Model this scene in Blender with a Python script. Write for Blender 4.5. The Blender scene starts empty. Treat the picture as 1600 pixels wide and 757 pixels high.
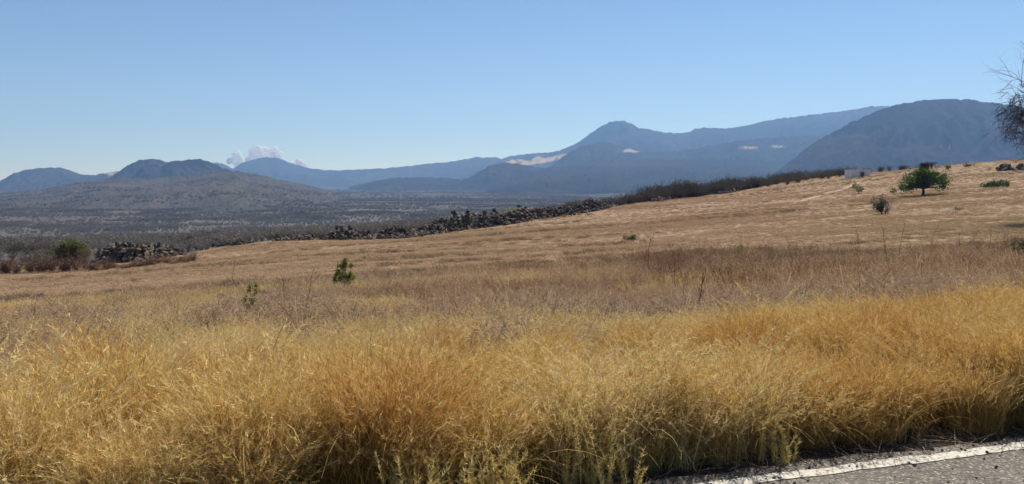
import bpy, bmesh, math, random
import numpy as np
from mathutils import Vector

# ---------------------------------------------------------------- camera
F = 1256.0; CX, CY = 800.0, 378.5; HZ = 285.0; EYE = 1.6
PITCH = math.atan((CY - HZ) / F)
sc = bpy.context.scene
cam = bpy.data.cameras.new('camera'); camo = bpy.data.objects.new('camera', cam)
sc.collection.objects.link(camo); sc.camera = camo
camo.location = (0, 0, EYE); camo.rotation_euler = (math.pi / 2 - PITCH, 0, 0)
cam.sensor_width = 36; cam.lens = 36 * F / 1600; cam.clip_start = 0.05; cam.clip_end = 60000
# ---------------------------------------------------------------- sky, sun, exposure
SUN_AZ, SUN_EL = math.radians(30), math.radians(50)
w = bpy.data.worlds.new('World'); sc.world = w; w.use_nodes = True
nt = w.node_tree; bg = nt.nodes['Background']
sky = nt.nodes.new('ShaderNodeTexSky'); sky.sky_type = 'NISHITA'; sky.sun_disc = False
sky.sun_elevation = SUN_EL; sky.sun_rotation = SUN_AZ
sky.altitude = 2200; sky.air_density = 1.0; sky.dust_density = 0.0; sky.ozone_density = 4.5
nt.links.new(sky.outputs[0], bg.inputs[0]); bg.inputs[1].default_value = 0.073
sl = bpy.data.lights.new('sun', 'SUN'); sl.energy = 5.0; sl.angle = math.radians(0.53); sl.color = (1.0, 0.94, 0.84)
so = bpy.data.objects.new('sun', sl); sc.collection.objects.link(so)
sdir = Vector((math.sin(SUN_AZ) * math.cos(SUN_EL), math.cos(SUN_AZ) * math.cos(SUN_EL), math.sin(SUN_EL)))
so.rotation_euler = (-sdir).to_track_quat('-Z', 'Y').to_euler(); so.location = (0, 0, 40)
vs = sc.view_settings; vs.view_transform = 'Standard'; vs.look = 'None'; vs.exposure = 0.56; vs.gamma = 1.0
vs.use_curve_mapping = False
sc.cycles.max_bounces = 6; sc.cycles.diffuse_bounces = 3; sc.cycles.transparent_max_bounces = 8
sc.cycles.volume_bounces = 0
HAZE_DENSITY, HAZE_COLOR = 1.05e-4, (0.28, 0.52, 1.0)

# ---------------------------------------------------------------- helpers
rng = np.random.default_rng(7); random.seed(7)
COL = sc.collection

def tag(o, label=None, cat=None, group=None, kind=None):
    if label: o['label'] = label
    if cat: o['category'] = cat
    if group: o['group'] = group
    if kind: o['kind'] = kind
    return o

def mesh_data(name, v, f, mat=None, smooth=False):
    me = bpy.data.meshes.new(name)
    v = np.asarray(v, dtype=np.float32).reshape(-1, 3)
    if isinstance(f, np.ndarray) and f.ndim == 2:
        n, k = f.shape
        me.vertices.add(len(v)); me.vertices.foreach_set('co', v.ravel())
        me.loops.add(n * k); me.loops.foreach_set('vertex_index', f.astype(np.int32).ravel())
        me.polygons.add(n); me.polygons.foreach_set('loop_start', np.arange(0, n * k, k, dtype=np.int32))
        me.update(calc_edges=True); me.validate()
    else:
        me.from_pydata(v.tolist(), [], [list(map(int, q)) for q in f]); me.update()
    if smooth: me.polygons.foreach_set('use_smooth', np.ones(len(me.polygons), dtype=bool))
    if mat: me.materials.append(mat)
    return me

def link(name, me, parent=None, loc=None):
    o = bpy.data.objects.new(name, me); COL.objects.link(o)
    if parent: o.parent = parent
    if loc is not None: o.location = loc
    return o

def empty(name, loc):
    o = bpy.data.objects.new(name, None); COL.objects.link(o); o.location = loc; o.empty_display_size = 0.3
    return o

def fattr(me, name, vals):
    a = me.attributes.new(name, 'FLOAT', 'POINT'); a.data.foreach_set('value', np.asarray(vals, dtype=np.float32))

def sstep(a, b, x):
    t = np.clip((np.asarray(x, dtype=float) - a) / (b - a), 0, 1); return t * t * (3 - 2 * t)

def hsh(i, j, s):
    n = (i.astype(np.int64) * 374761393 + j.astype(np.int64) * 668265263 + s * 1274126177) & 0xffffffff
    n = ((n ^ (n >> 13)) * 1274126177) & 0xffffffff
    n = ((n ^ (n >> 16)) * 2246822519) & 0xffffffff
    return ((n ^ (n >> 15)) & 0xffffff) / float(0xffffff)

def vnoise(x, y, s=0):
    x = np.asarray(x, dtype=float); y = np.asarray(y, dtype=float)
    i = np.floor(x); j = np.floor(y); fx = x - i; fy = y - j
    fx = fx * fx * fx * (fx * (fx * 6 - 15) + 10); fy = fy * fy * fy * (fy * (fy * 6 - 15) + 10)
    a = hsh(i, j, s); b = hsh(i + 1, j, s); c = hsh(i, j + 1, s); d = hsh(i + 1, j + 1, s)
    return ((a * (1 - fx) + b * fx) * (1 - fy) + (c * (1 - fx) + d * fx) * fy) * 2 - 1

def fbm(x, y, s=0, o=4, g=0.5):
    t = 0; a = 1.0; n = 0
    for k in range(o):
        t = t + a * vnoise(np.asarray(x) * 2 ** k + 17.3 * k, np.asarray(y) * 2 ** k + 9.1 * k, s + k); n += a; a *= g
    return t / n

CP, SP = math.cos(PITCH), math.sin(PITCH)
def project(x, y, z):
    dz = z - EYE; dep = y * CP - dz * SP; up = y * SP + dz * CP
    return CX + F * x / dep, CY - F * up / dep
def unproject(px, py, Y):
    u = (np.asarray(px, dtype=float) - CX) / F; v = (CY - np.asarray(py, dtype=float)) / F
    dy = CP + v * SP; dz = -SP + v * CP
    return u / dy * Y, Y + 0 * u, EYE + dz / dy * Y

# ---------------------------------------------------------------- materials
def newmat(name):
    m = bpy.data.materials.new(name); m.use_nodes = True
    n = m.node_tree; n.nodes.clear(); o = n.nodes.new('ShaderNodeOutputMaterial')
    return m, n, o
def nd(n, t, **kw):
    x = n.nodes.new(t)
    for k, v in kw.items():
        if k in x.inputs: x.inputs[k].default_value = v
        else: setattr(x, k, v)
    return x
def ramp(n, src, stops):
    r = n.nodes.new('ShaderNodeValToRGB'); e = r.color_ramp.elements
    while len(e) < len(stops): e.new(0.5)
    for q, (p, c) in zip(e, stops): q.position = p; q.color = (*c, 1)
    n.links.new(src, r.inputs[0]); return r.outputs[0]
def mixc(n, fac, a, b, mode='MIX'):
    m = n.nodes.new('ShaderNodeMix'); m.data_type = 'RGBA'; m.blend_type = mode
    for s, v in ((m.inputs[0], fac), (m.inputs[6], a), (m.inputs[7], b)):
        if hasattr(v, 'type') and hasattr(v, 'is_output'): n.links.new(v, s)
        elif isinstance(v, (int, float)): s.default_value = v
        else: s.default_value = (*v, 1)
    return m.outputs[2]
def mth(n, op, a, b=0.0, clamp=False):
    m = n.nodes.new('ShaderNodeMath'); m.operation = op; m.use_clamp = clamp
    for s, v in zip(m.inputs, (a, b)):
        if hasattr(v, 'is_output'): n.links.new(v, s)
        else: s.default_value = v
    return m.outputs[0]
def noise(n, vec, scale, detail=4, rough=0.6):
    x = n.nodes.new('ShaderNodeTexNoise'); x.inputs['Scale'].default_value = scale
    x.inputs['Detail'].default_value = detail; x.inputs['Roughness'].default_value = rough
    if vec is not None: n.links.new(vec, x.inputs['Vector'])
    return x.outputs[0]
def pos(n):
    return n.nodes.new('ShaderNodeNewGeometry').outputs['Position']
def attr(n, name, kind='GEOMETRY'):
    a = n.nodes.new('ShaderNodeAttribute'); a.attribute_name = name; a.attribute_type = kind
    return a
def bsdf(n, o, col, rough=0.9, bump=None, bstr=0.3, bdist=0.05, spec=0.2):
    p = n.nodes.new('ShaderNodeBsdfPrincipled'); p.inputs['Roughness'].default_value = rough
    p.inputs['Specular IOR Level'].default_value = spec
    if hasattr(col, 'is_output'): n.links.new(col, p.inputs['Base Color'])
    else: p.inputs['Base Color'].default_value = (*col, 1)
    if bump is not None:
        b = n.nodes.new('ShaderNodeBump'); b.inputs['Strength'].default_value = bstr; b.inputs['Distance'].default_value = bdist
        n.links.new(bump, b.inputs['Height']); n.links.new(b.outputs[0], p.inputs['Normal'])
    n.links.new(p.outputs[0], o.inputs[0]); return p

def plantmat(name, stops, transl=0.35, tintmix=None):
    """blade colour by a per-blade random value (attribute 'b') and a per-plant tint (instancer 'tint')"""
    m, n, o = newmat(name)
    c = ramp(n, attr(n, 'b').outputs['Fac'], stops)
    if tintmix:
        t = attr(n, 'tint', 'INSTANCER').outputs['Fac']
        t2 = ramp(n, attr(n, 'b').outputs['Fac'], tintmix)
        c = mixc(n, t, c, t2)
    d = nd(n, 'ShaderNodeBsdfDiffuse'); tr = nd(n, 'ShaderNodeBsdfTranslucent'); mx = n.nodes.new('ShaderNodeMixShader')
    n.links.new(c, d.inputs[0]); n.links.new(c, tr.inputs[0]); mx.inputs[0].default_value = transl
    n.links.new(d.outputs[0], mx.inputs[1]); n.links.new(tr.outputs[0], mx.inputs[2]); n.links.new(mx.outputs[0], o.inputs[0])
    return m

def barkmat(name, a, b, scale=9):
    m, n, o = newmat(name); p = pos(n)
    f = noise(n, p, scale, 5); bsdf(n, o, ramp(n, f, [(0.3, a), (0.7, b)]), 0.95, f, 0.5, 0.03); return m

# ground: dry field, bare shoulder near the road, scrub floor beyond
def ground_mat():
    m, n, o = newmat('dry_ground'); p = pos(n)
    fl = attr(n, 'field').outputs['Fac']; sh = attr(n, 'shoulder').outputs['Fac']
    sx = n.nodes.new('ShaderNodeMapping'); sx.inputs['Scale'].default_value = (0.35, 1, 1); sx.inputs['Rotation'].default_value = (0, 0, -0.25)
    n.links.new(p, sx.inputs[0])
    n1 = noise(n, p, 0.045, 5, 0.55); n2 = noise(n, sx.outputs[0], 0.7, 6, 0.7); n3 = noise(n, p, 9, 4, 0.7)
    c1 = ramp(n, n1, [(0.3, (0.235, 0.148, 0.092)), (0.5, (0.275, 0.175, 0.11)), (0.7, (0.295, 0.198, 0.12))])
    c1 = mixc(n, mth(n, 'MULTIPLY', ramp(n, n2, [(0.42, (1, 1, 1)), (0.6, (0, 0, 0))]), 0.3), c1, (0.2, 0.135, 0.08))
    c1 = mixc(n, 0.5, c1, ramp(n, n3, [(0.3, (0.21, 0.14, 0.088)), (0.7, (0.34, 0.235, 0.145))]))
    s1 = noise(n, p, 0.004, 5, 0.6); s2 = noise(n, p, 0.06, 5, 0.7)
    vo = nd(n, 'ShaderNodeTexVoronoi', Scale=0.16); n.links.new(p, vo.inputs['Vector'])
    c2 = ramp(n, s1, [(0.35, (0.066, 0.06, 0.054)), (0.55, (0.092, 0.083, 0.073)), (0.75, (0.115, 0.103, 0.087))])
    c2 = mixc(n, mth(n, 'MULTIPLY', ramp(n, vo.outputs['Distance'], [(0.1, (1, 1, 1)), (0.6, (0, 0, 0))]), 0.6), c2, (0.045, 0.038, 0.032))
    c2 = mixc(n, ramp(n, s2, [(0.7, (0, 0, 0)), (0.85, (0.4, 0.4, 0.4))]), c2, (0.16, 0.13, 0.10))
    c2 = mixc(n, attr(n, 'far').outputs['Fac'], c2, ramp(n, noise(n, p, .003, 6, .7), [(.35, (.03, .028, .023)), (.6, (.05, .044, .035)), (.75, (.075, .063, .047))]))
    c = mixc(n, fl, c2, c1)
    g = noise(n, p, 60, 3, 0.8)
    c3 = ramp(n, g, [(0.3, (0.022, 0.019, 0.017)), (0.55, (0.05, 0.043, 0.036)), (0.8, (0.12, 0.1, 0.085))])
    c = mixc(n, sh, c, c3)
    bsdf(n, o, c, 0.95, g, 0.5, 0.02); return m

def mountain_mat(name, base, light, dark, scale):
    m, n, o = newmat(name); p = pos(n)
    a = noise(n, p, scale, 6, 0.65); b = noise(n, p, scale * 14, 4, 0.7)
    c = ramp(n, a, [(0.35, dark), (0.52, base), (0.72, light)])
    c = mixc(n, mth(n, 'MULTIPLY', ramp(n, b, [(0.4, (1, 1, 1)), (0.6, (0, 0, 0))]), 0.55), c, dark)
    pl = attr(n, 'pale').outputs['Fac']
    pn = noise(n, p, scale * 5, 3)
    pf = mth(n, 'MULTIPLY', pl, ramp(n, pn, [(0.3, (0.5, 0.5, 0.5)), (0.5, (1, 1, 1))]))
    c = mixc(n, pf, c, (0.38, 0.30, 0.15))
    bsdf(n, o, c, 1.0, b, 0.6, 0.25 / scale / 14, 0.0); return m

def asphalt_mat():
    m, n, o = newmat('asphalt'); p = pos(n)
    v = nd(n, 'ShaderNodeTexVoronoi', Scale=55.0); n.links.new(p, v.inputs['Vector'])
    v2 = nd(n, 'ShaderNodeTexVoronoi', Scale=120.0); n.links.new(p, v2.inputs['Vector'])
    sep = n.nodes.new('ShaderNodeSeparateColor'); n.links.new(v.outputs['Color'], sep.inputs[0])
    stone = ramp(n, sep.outputs[0], [(0.0, (0.09, 0.08, 0.068)), (0.45, (0.21, 0.185, 0.155)), (0.8, (0.33, 0.295, 0.25)), (1.0, (0.5, 0.46, 0.4))])
    gap = ramp(n, v.outputs['Distance'], [(0.25, (0, 0, 0)), (0.6, (1, 1, 1))])
    c = mixc(n, mth(n, 'MULTIPLY', gap, 0.8), stone, (0.06, 0.054, 0.048))
    big = noise(n, p, 1.3, 4); c = mixc(n, 0.25, c, ramp(n, big, [(0.35, (0.15, 0.135, 0.115)), (0.65, (0.3, 0.27, 0.23))]))
    h = mth(n, 'ADD', mth(n, 'SUBTRACT', 1.0, v.outputs['Distance']), mth(n, 'MULTIPLY', v2.outputs['Distance'], -0.3))
    bsdf(n, o, c, 0.85, h, 0.9, 0.012); return m

def line_mat():
    m, n, o = newmat('worn_white_paint'); p = pos(n)
    a = noise(n, p, 14, 6, 0.75); b = noise(n, p, 70, 3, 0.7)
    c = ramp(n, b, [(0.3, (0.42, 0.39, 0.33)), (0.6, (0.60, 0.57, 0.49))])
    c = mixc(n, ramp(n, mth(n, 'ADD', a, mth(n, 'MULTIPLY', b, 0.25)), [(0.64, (0, 0, 0)), (0.72, (1, 1, 1))]), c, (0.15, 0.135, 0.115))
    bsdf(n, o, c, 0.8, b, 0.6, 0.006); return m

def rock_mat():
    m, n, o = newmat('volcanic_rock'); p = pos(n)
    rnd = nd(n, 'ShaderNodeObjectInfo').outputs['Random']
    a = noise(n, p, 1.4, 5, 0.65); b = noise(n, p, 6, 4, 0.7)
    c = ramp(n, a, [(0.35, (0.028, 0.023, 0.02)), (0.55, (0.085, 0.065, 0.05)), (0.75, (0.23, 0.18, 0.13))])
    c = mixc(n, mth(n, 'MULTIPLY', rnd, 0.28), c, (0.2, 0.155, 0.115))
    c = mixc(n, ramp(n, b, [(0.55, (0, 0, 0)), (0.68, (0.75, 0.75, 0.75))]), c, (0.42, 0.38, 0.31))
    bsdf(n, o, c, 0.95, b, 0.6, 0.1); return m

# ---------------------------------------------------------------- terrain function
def flat(px, py):
    a = np.array([float(q) for q in unproject(px, py, 1.0)]); k = -EYE / (a[2] - EYE); return a[:2] * k
LA, LB = flat(1083, 764), flat(1600, 697)     # the edge line of the road
U = (LB - LA) / np.linalg.norm(LB - LA); NN = np.array([-U[1], U[0]])
T_LINE = float(NN @ LA)
print('ROAD', U, T_LINE)
def road_t(x, y): return NN[0] * x + NN[1] * y
ctrl = [  # photo column, row of the ground there, distance
    (0, 432, 75), (300, 415, 78), (400, 387, 95), (460, 377, 100), (580, 375, 106), (700, 364, 115), (850, 343, 128), (960, 325, 140),
    (1160, 301, 170), (1330, 274, 225), (1460, 264, 240), (1530, 257, 205), (1600, 251, 170), (1440, 306, 110), (1380, 334, 82), (985, 374, 70), (700, 402, 60),
    (400, 404, 72), (0, 455, 52), (1600, 340, 66), (1300, 420, 31), (800, 443, 28), (300, 475, 25), (100, 507, 18), (800, 497, 16), (1400, 475, 16),
    (1600, 440, 26), (1200, 360, 70), (1250, 318, 120), (-200, 440, 75), (-200, 520, 20), (1800, 250, 150), (1800, 340, 60), (1750, 470, 16)]
cp = []
for a, b, c in ctrl: cp.append([float(q) for q in unproject(a, b, c)])
for s_ in (-30, -15, 0, 15, 30):
    q = U * s_ + NN * 8.0; cp.append([q[0], q[1], -0.38])
cp = np.array(cp)
def tps_k(r2): return np.where(r2 > 1e-9, r2 * np.log(np.maximum(r2, 1e-9)), 0)
A_ = tps_k(((cp[:, None, :2] - cp[None, :, :2]) ** 2).sum(-1)) + np.eye(len(cp)) * 60.0
Pm = np.c_[np.ones(len(cp)), cp[:, :2]]
M_ = np.block([[A_, Pm], [Pm.T, np.zeros((3, 3))]])
W_ = np.linalg.solve(M_, np.r_[cp[:, 2], np.zeros(3)])
def tps(x, y):
    out = W_[-3] + W_[-2] * x + W_[-1] * y
    for k in range(len(cp)):
        out = out + W_[k] * tps_k((x - cp[k, 0]) ** 2 + (y - cp[k, 1]) ** 2)
    return out
EDGE_PX = np.array([-700, -200, 0, 300, 400, 460, 700, 960, 1160, 1330, 1460, 1530, 1600, 1900, 2600])
EDGE_Y = np.array([80, 82, 84, 90, 100, 104, 121, 147, 180, 238, 255, 215, 180, 170, 170])
EAZ = np.arctan((EDGE_PX - CX) / F); ER = EDGE_Y / np.cos(EAZ)
ZV = -45.0
def terrain(x, y):
    x = np.asarray(x, dtype=float); y = np.asarray(y, dtype=float)
    r = np.hypot(x, y); az = np.arctan2(x, y)
    re = np.interp(az, EAZ, ER) * (1 + 0.03 * vnoise(az * 25, az * 0, 3))
    k = np.minimum(1, re / np.maximum(r, 0.01)); xe, ye = x * k, y * k
    t = road_t(xe, ye)
    zf = np.clip(tps(xe, ye), -11, 9)
    wv = sstep(4.3, 8.5, t)
    z = wv * zf + (1 - wv) * (-0.03 - 0.10 * sstep(4.4, 6.0, t))
    z = np.where(t < 0, -0.03 - 0.8 * sstep(5, 14, -t), z)
    z = z + wv * (0.10 * fbm(xe / 5, ye / 5, 11) + 0.25 * fbm(xe / 26, ye / 26, 12))
    d = np.maximum(r - re, 0)
    L = 750.0
    s = np.clip(d / L, 0, 1); fall = s * s * (3 - 2 * s) * 0.55 + 0.45 * (1 - (1 - s) ** 2)
    zv = ZV + 5 * fbm(x / 500, y / 500, 21) * sstep(200, 900, d) + 1.6 * fbm(x / 70, y / 70, 25) * sstep(20, 300, d)
    z = z + (zv - z) * fall
    return z, d

# one ground sheet: rings round the camera, fine in front
azs = np.r_[np.arange(-56, 56.01, 0.22), np.arange(60, 304, 4.0)] * math.pi / 180
rads = np.r_[0.0, np.geomspace(0.4, 10000, 400)]
AZ, RR = np.meshgrid(azs, rads, indexing='ij')
GX, GY = np.sin(AZ) * RR, np.cos(AZ) * RR
GZ, GD = terrain(GX, GY)
na, nr = AZ.shape
idx = np.arange(na * nr).reshape(na, nr); nxt = np.roll(idx, -1, 0)
quads = np.stack([idx[:, :-1], idx[:, 1:], nxt[:, 1:], nxt[:, :-1]], -1).reshape(-1, 4)
MG = ground_mat()
gme = mesh_data('ground', np.stack([GX, GY, GZ], -1).reshape(-1, 3), quads, MG, True)
gt = road_t(GX, GY)
edge_n = fbm(GX / 18, GY / 18, 5) * 9
fattr(gme, 'field', (1 - sstep(6, 16, GD + edge_n)).ravel())
fattr(gme, 'shoulder', ((1 - sstep(4.6, 5.6, gt)) * sstep(-8, -6, gt)).ravel())
fattr(gme, 'far', sstep(900, 2200, GD).ravel())
ground = link('ground', gme); ground['kind'] = 'structure'

lr0, lrs = math.log(rads[1]), math.log(rads[2] / rads[1])
def gz(x, y):
    """height of the ground sheet itself"""
    x = np.asarray(x, dtype=float); y = np.asarray(y, dtype=float)
    r = np.maximum(np.hypot(x, y), 0.41); a = np.arctan2(x, y)
    fi = np.clip((a - azs[0]) / (0.22 * math.pi / 180), 0, 508.99); fj = np.clip((np.log(r) - lr0) / lrs + 1, 1, nr - 1.01)
    i = fi.astype(int); j = fj.astype(int); u = fi - i; v = fj - j
    return (GZ[i, j] * (1 - u) + GZ[i + 1, j] * u) * (1 - v) + (GZ[i, j + 1] * (1 - u) + GZ[i + 1, j + 1] * u) * v
YS = np.geomspace(4, 420, 1500)
def hit(px, py):
    """where the ray of a photo point meets the ground"""
    x = (px - CX) / F * YS; z = gz(x, YS); x = (px - CX) / F * (YS * CP - (z - EYE) * SP); z = gz(x, YS)
    _, q = project(x, YS, z)
    k = np.nonzero(q <= py)[0]; k = k[0] if len(k) else int(np.argmin(q))
    return np.array([x[k], YS[k], z[k]]), YS[k] / F   # place, metres per photo pixel
def at_y(px, Y):
    x = (px - CX) / F * Y; z = float(gz(x, Y)); x = (px - CX) / F * (Y * CP - (z - EYE) * SP)
    return np.array([x, Y, float(gz(x, Y))]), Y / F

# ---------------------------------------------------------------- mountains and hills
BLOBS = []   # bare cleared fields on the slopes: centre column,row, half sizes, slant
def mountain(name, prof, D, wf, wb, mat, seed, rough=0.09, bump=5.0, rows=56, pale=(), zb=-48.0, shape=1.25):
    prof = np.array(prof, dtype=float)
    px = np.arange(prof[0, 0], prof[-1, 0] + .1, 1.5)
    # smooth interpolation of the crest
    py = np.interp(px, prof[:, 0], prof[:, 1]); k = np.hanning(5); k /= k.sum()
    py = np.convolve(np.pad(py, 2, 'edge'), k, 'valid') + .5 * fbm(px / 7., px * 0, seed + 50, 3, .6)
    az = np.arctan((px - CX) / F)
    _, _, zc = unproject(px, py, D); R = D / np.cos(az)
    s = np.r_[np.linspace(-1, 0, rows + 1)[:-1] , np.linspace(0, 1, 14)]
    s = np.sign(s) * np.abs(s) ** 1.15
    A, S = np.meshgrid(az, s, indexing='ij')
    RC = R[:, None] + 0.03 * D * fbm(A * 14, A * 0, seed + 5, 3)
    rr = RC + np.where(S < 0, S * wf, S * wb)
    X, Y = np.sin(A) * rr, np.cos(A) * rr
    H = np.maximum(zc - zb, 1.0)[:, None]
    q = 1 - np.abs(S)
    warp = 0.25 * fbm(X / (wf * .3), Y / (wf * .3), seed + 9, 3)
    base = q ** shape
    spur = 1 - 2 * np.abs(fbm(A * D / (wf * 0.16) + warp * 2.2, S * 1.3, seed, 4, 0.55))
    z = zb + H * (base + rough * 4.0 * (spur - 0.45) * (q * (1 - q)) * 2.0) + 0.04 * H * fbm(X / (wf * .12), Y / (wf * .12), seed + 3, 4) * (1 - q ** 6)
    z = z + 1.9 * bump * fbm(X / 30, Y / 30, seed + 7, 3, 0.75) * np.minimum(1, H / 60) * sstep(0.0, 0.2, q)
    n, m = z.shape; ii = np.arange(n * m).reshape(n, m)
    fq = np.stack([ii[:-1, :-1], ii[1:, :-1], ii[1:, 1:], ii[:-1, 1:]], -1).reshape(-1, 4)
    me = mesh_data(name, np.stack([X, Y, z], -1).reshape(-1, 3), fq, mat, True)
    ppx, ppy = project(X, Y, z); pv = np.zeros_like(z)
    for (bx, by, bw, bh, sl_) in pale:
        dx = (ppx - bx) / bw; dy = (ppy - by - sl_ * (ppx - bx)) / bh
        pv = np.maximum(pv, sstep(1.25, 0.75, np.hypot(dx, dy) + 0.7 * fbm(X / 150, Y / 150, seed + 31, 4, .65)) * (S < 0))
    fattr(me, 'pale', pv.ravel())
    o = link(name, me); o['kind'] = 'structure'
    return X, Y, z

MM_FAR = mountain_mat('far_dry_forest', (0.034, 0.033, 0.027), (0.07, 0.062, 0.045), (0.014, 0.015, 0.014), 0.0012)
MM_MID = mountain_mat('dry_forest', (0.034, 0.031, 0.026), (0.07, 0.059, 0.042), (0.014, 0.014, 0.013), 0.0022)
MM_HILL = mountain_mat('scrub_slope', (0.085, 0.079, 0.074), (0.108, 0.098, 0.088), (0.058, 0.055, 0.053), 0.004)

# blue range far behind with the flat-topped cone
mountain('mountain', [(300, 290), (325, 258), (335, 254), (350, 256), (366, 264), (380, 255), (398, 249), (418, 245.5), (436, 247), (458, 256), (488, 264), (520, 266.5), (560, 265.5),
    (600, 263.5), (640, 259.5), (672, 256), (700, 254), (722, 251), (745, 246), (772, 246), (800, 252), (850, 258), (950, 262), (1050, 266)], 9000, 2000, 700, MM_FAR, 101, 0.09, 7)
# left cone
mountain('mountain', [(-200, 292), (-120, 290), (-60, 288), (0, 285), (24, 271), (48, 265), (64, 263), (98, 261.5), (112, 266), (128, 272.5), (150, 274), (172, 270), (195, 268), (230, 272), (290, 286)], 5600, 1000, 900, MM_MID, 111, 0.12, 5,
    pale=[(176, 271.5, 16, 2.5, -0.05)])
# the two domes
mountain('mountain', [(150, 288), (176, 277), (190, 267), (205, 257), (218, 251.5), (236, 249.5), (256, 251), (274, 256), (300, 268), (330, 285)], 4300, 650, 700, MM_MID, 121, 0.10, 4)
mountain('mountain', [(225, 286), (243, 270), (262, 255), (278, 250.5), (300, 249), (318, 249.5), (332, 254), (348, 262), (372, 270), (410, 284)], 4100, 650, 700, MM_MID, 128, 0.10, 4)
# main peak and the long ridge to its right
mountain('mountain', [(690, 288), (720, 274), (750, 262), (772, 254), (795, 244), (812, 242.5), (830, 239.5), (845, 239), (862, 238), (880, 233), (898, 226), (912, 216), (926, 206.5), (940, 197), (952, 191.5),
    (972, 189.5), (984, 194), (998, 201), (1014, 202), (1036, 206.5), (1060, 207), (1073, 206), (1084, 200.5), (1096, 199.5), (1112, 200), (1130, 201.5), (1148, 200.5), (1172, 195), (1200, 188.5), (1232, 184),
    (1262, 180), (1300, 175.5), (1335, 170), (1362, 166), (1386, 166), (1440, 172), (1520, 180), (1640, 190), (1760, 200)], 8000, 2100, 1200, MM_FAR, 131, 0.13, 7, 84,
    pale=[(866, 248, 28, 3.6, -0.22), (815, 254, 22, 4.2, 0.12), (838, 252, 9, 6, -.3)])
# nearer shoulders of that range
mountain('mountain', [(840, 290), (860, 262), (880, 245), (905, 232), (932, 224), (948, 222.5), (968, 228), (1000, 238), (1050, 237), (1110, 228), (1170, 219), (1240, 213), (1320, 210), (1420, 214), (1560, 225), (1700, 240)],
    5900, 1300, 1000, MM_FAR, 141, 0.12, 6, 60, pale=[(985, 236, 14, 2.6, 0.0), (1170, 231, 15, 1.8, 0.0), (1214, 229, 9, 1.2, 0)])
mountain('mountain', [(760, 292), (800, 274), (860, 262), (920, 254), (1000, 250), (1090, 250), (1180, 252), (1260, 256), (1380, 262), (1500, 275)], 4900, 1900, 700, MM_FAR, 145, 0.05, 5, 50)
# dark foothills in the middle
mountain('hill', [(690, 292), (728, 280), (745, 271), (765, 259), (785, 254.5), (805, 256), (840, 262), (880, 272), (930, 286)], 5000, 900, 600, MM_MID, 151, 0.08, 5)
mountain('hill', [(835, 294), (868, 285), (890, 277), (915, 273), (940, 275), (965, 284), (990, 293)], 4000, 600, 500, MM_MID, 155, 0.08, 4)
mountain('hill', [(545, 293), (585, 284), (615, 279), (660, 277), (700, 279), (735, 284), (770, 292)], 5200, 900, 600, MM_MID, 158, 0.06, 5)
# big dark mountain on the right
mountain('mountain', [(1180, 290), (1215, 266), (1238, 248), (1255, 234), (1275, 219), (1300, 204.5), (1325, 191), (1350, 180), (1378, 168.5), (1405, 161), (1440, 156.5), (1482, 154.5), (1520, 156.5), (1550, 161), (1580, 166),
    (1620, 172), (1700, 186), (1800, 205), (1950, 240), (2050, 285)], 4000, 1300, 1200, MM_MID, 161, 0.15, 5, 84, pale=[(1480, 229, 10, 1.2, 0.1)])
# near scrub hill on the left
HX, HY, HZg = mountain('hill', [(-420, 310), (-250, 304), (-100, 303), (0, 302), (60, 297), (110, 289), (150, 282), (200, 280), (262, 278), (310, 274), (345, 270), (372, 269), (402, 272), (440, 282), (480, 290), (512, 297), (540, 306), (590, 318), (640, 330)],
    2600, 1500, 700, MM_HILL, 171, 0.10, 2.2, 90, pale=[], zb=-50, shape=0.95)

# ---------------------------------------------------------------- road
def road_xy(s, t): return U[0] * s + NN[0] * t, U[1] * s + NN[1] * t
ss = np.r_[np.arange(-60, -10, 2.0), np.arange(-10, 14, 0.06), np.arange(14, 120, 2.0)]
outer = T_LINE + 0.16 + 0.05 * fbm(ss * 1.5, ss * 0, 41, 4) + 0.03 * vnoise(ss * 9, ss * 0, 44)
tt = [-3.4, -1, 1, 2.5, 3.4, 3.7]
V = []
for k, s in enumerate(ss):
    for t in tt: V.append((*road_xy(s, t), 0.0))
    V.append((*road_xy(s, outer[k] - .02), 0.0)); V.append((*road_xy(s, outer[k]), -0.02)); V.append((*road_xy(s, outer[k] + .02), -0.09))
m_ = len(tt) + 3; ii = np.arange(len(ss) * m_).reshape(len(ss), m_)
q = np.stack([ii[:-1, :-1], ii[1:, :-1], ii[1:, 1:], ii[:-1, 1:]], -1).reshape(-1, 4)
road = link('road', mesh_data('road', V, q, asphalt_mat(), True)); road['kind'] = 'structure'
sq = np.arange(-12, 14, 0.02)
lo = T_LINE - 0.050 + 0.018 * fbm(sq * 5, sq * 0, 51, 4); hi = T_LINE + 0.048 + 0.035 * fbm(sq * 4, sq * 0, 52, 5, 0.7)
V = []
for k, s in enumerate(sq):
    for t in (lo[k], (lo[k] + hi[k]) / 2, hi[k]): V.append((*road_xy(s, t), 0.004))
ii = np.arange(len(sq) * 3).reshape(-1, 3); q = np.stack([ii[:-1, :-1], ii[1:, :-1], ii[1:, 1:], ii[:-1, 1:]], -1).reshape(-1, 4)
link('edge_line', mesh_data('edge_line', V, q, line_mat()), road)

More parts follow.
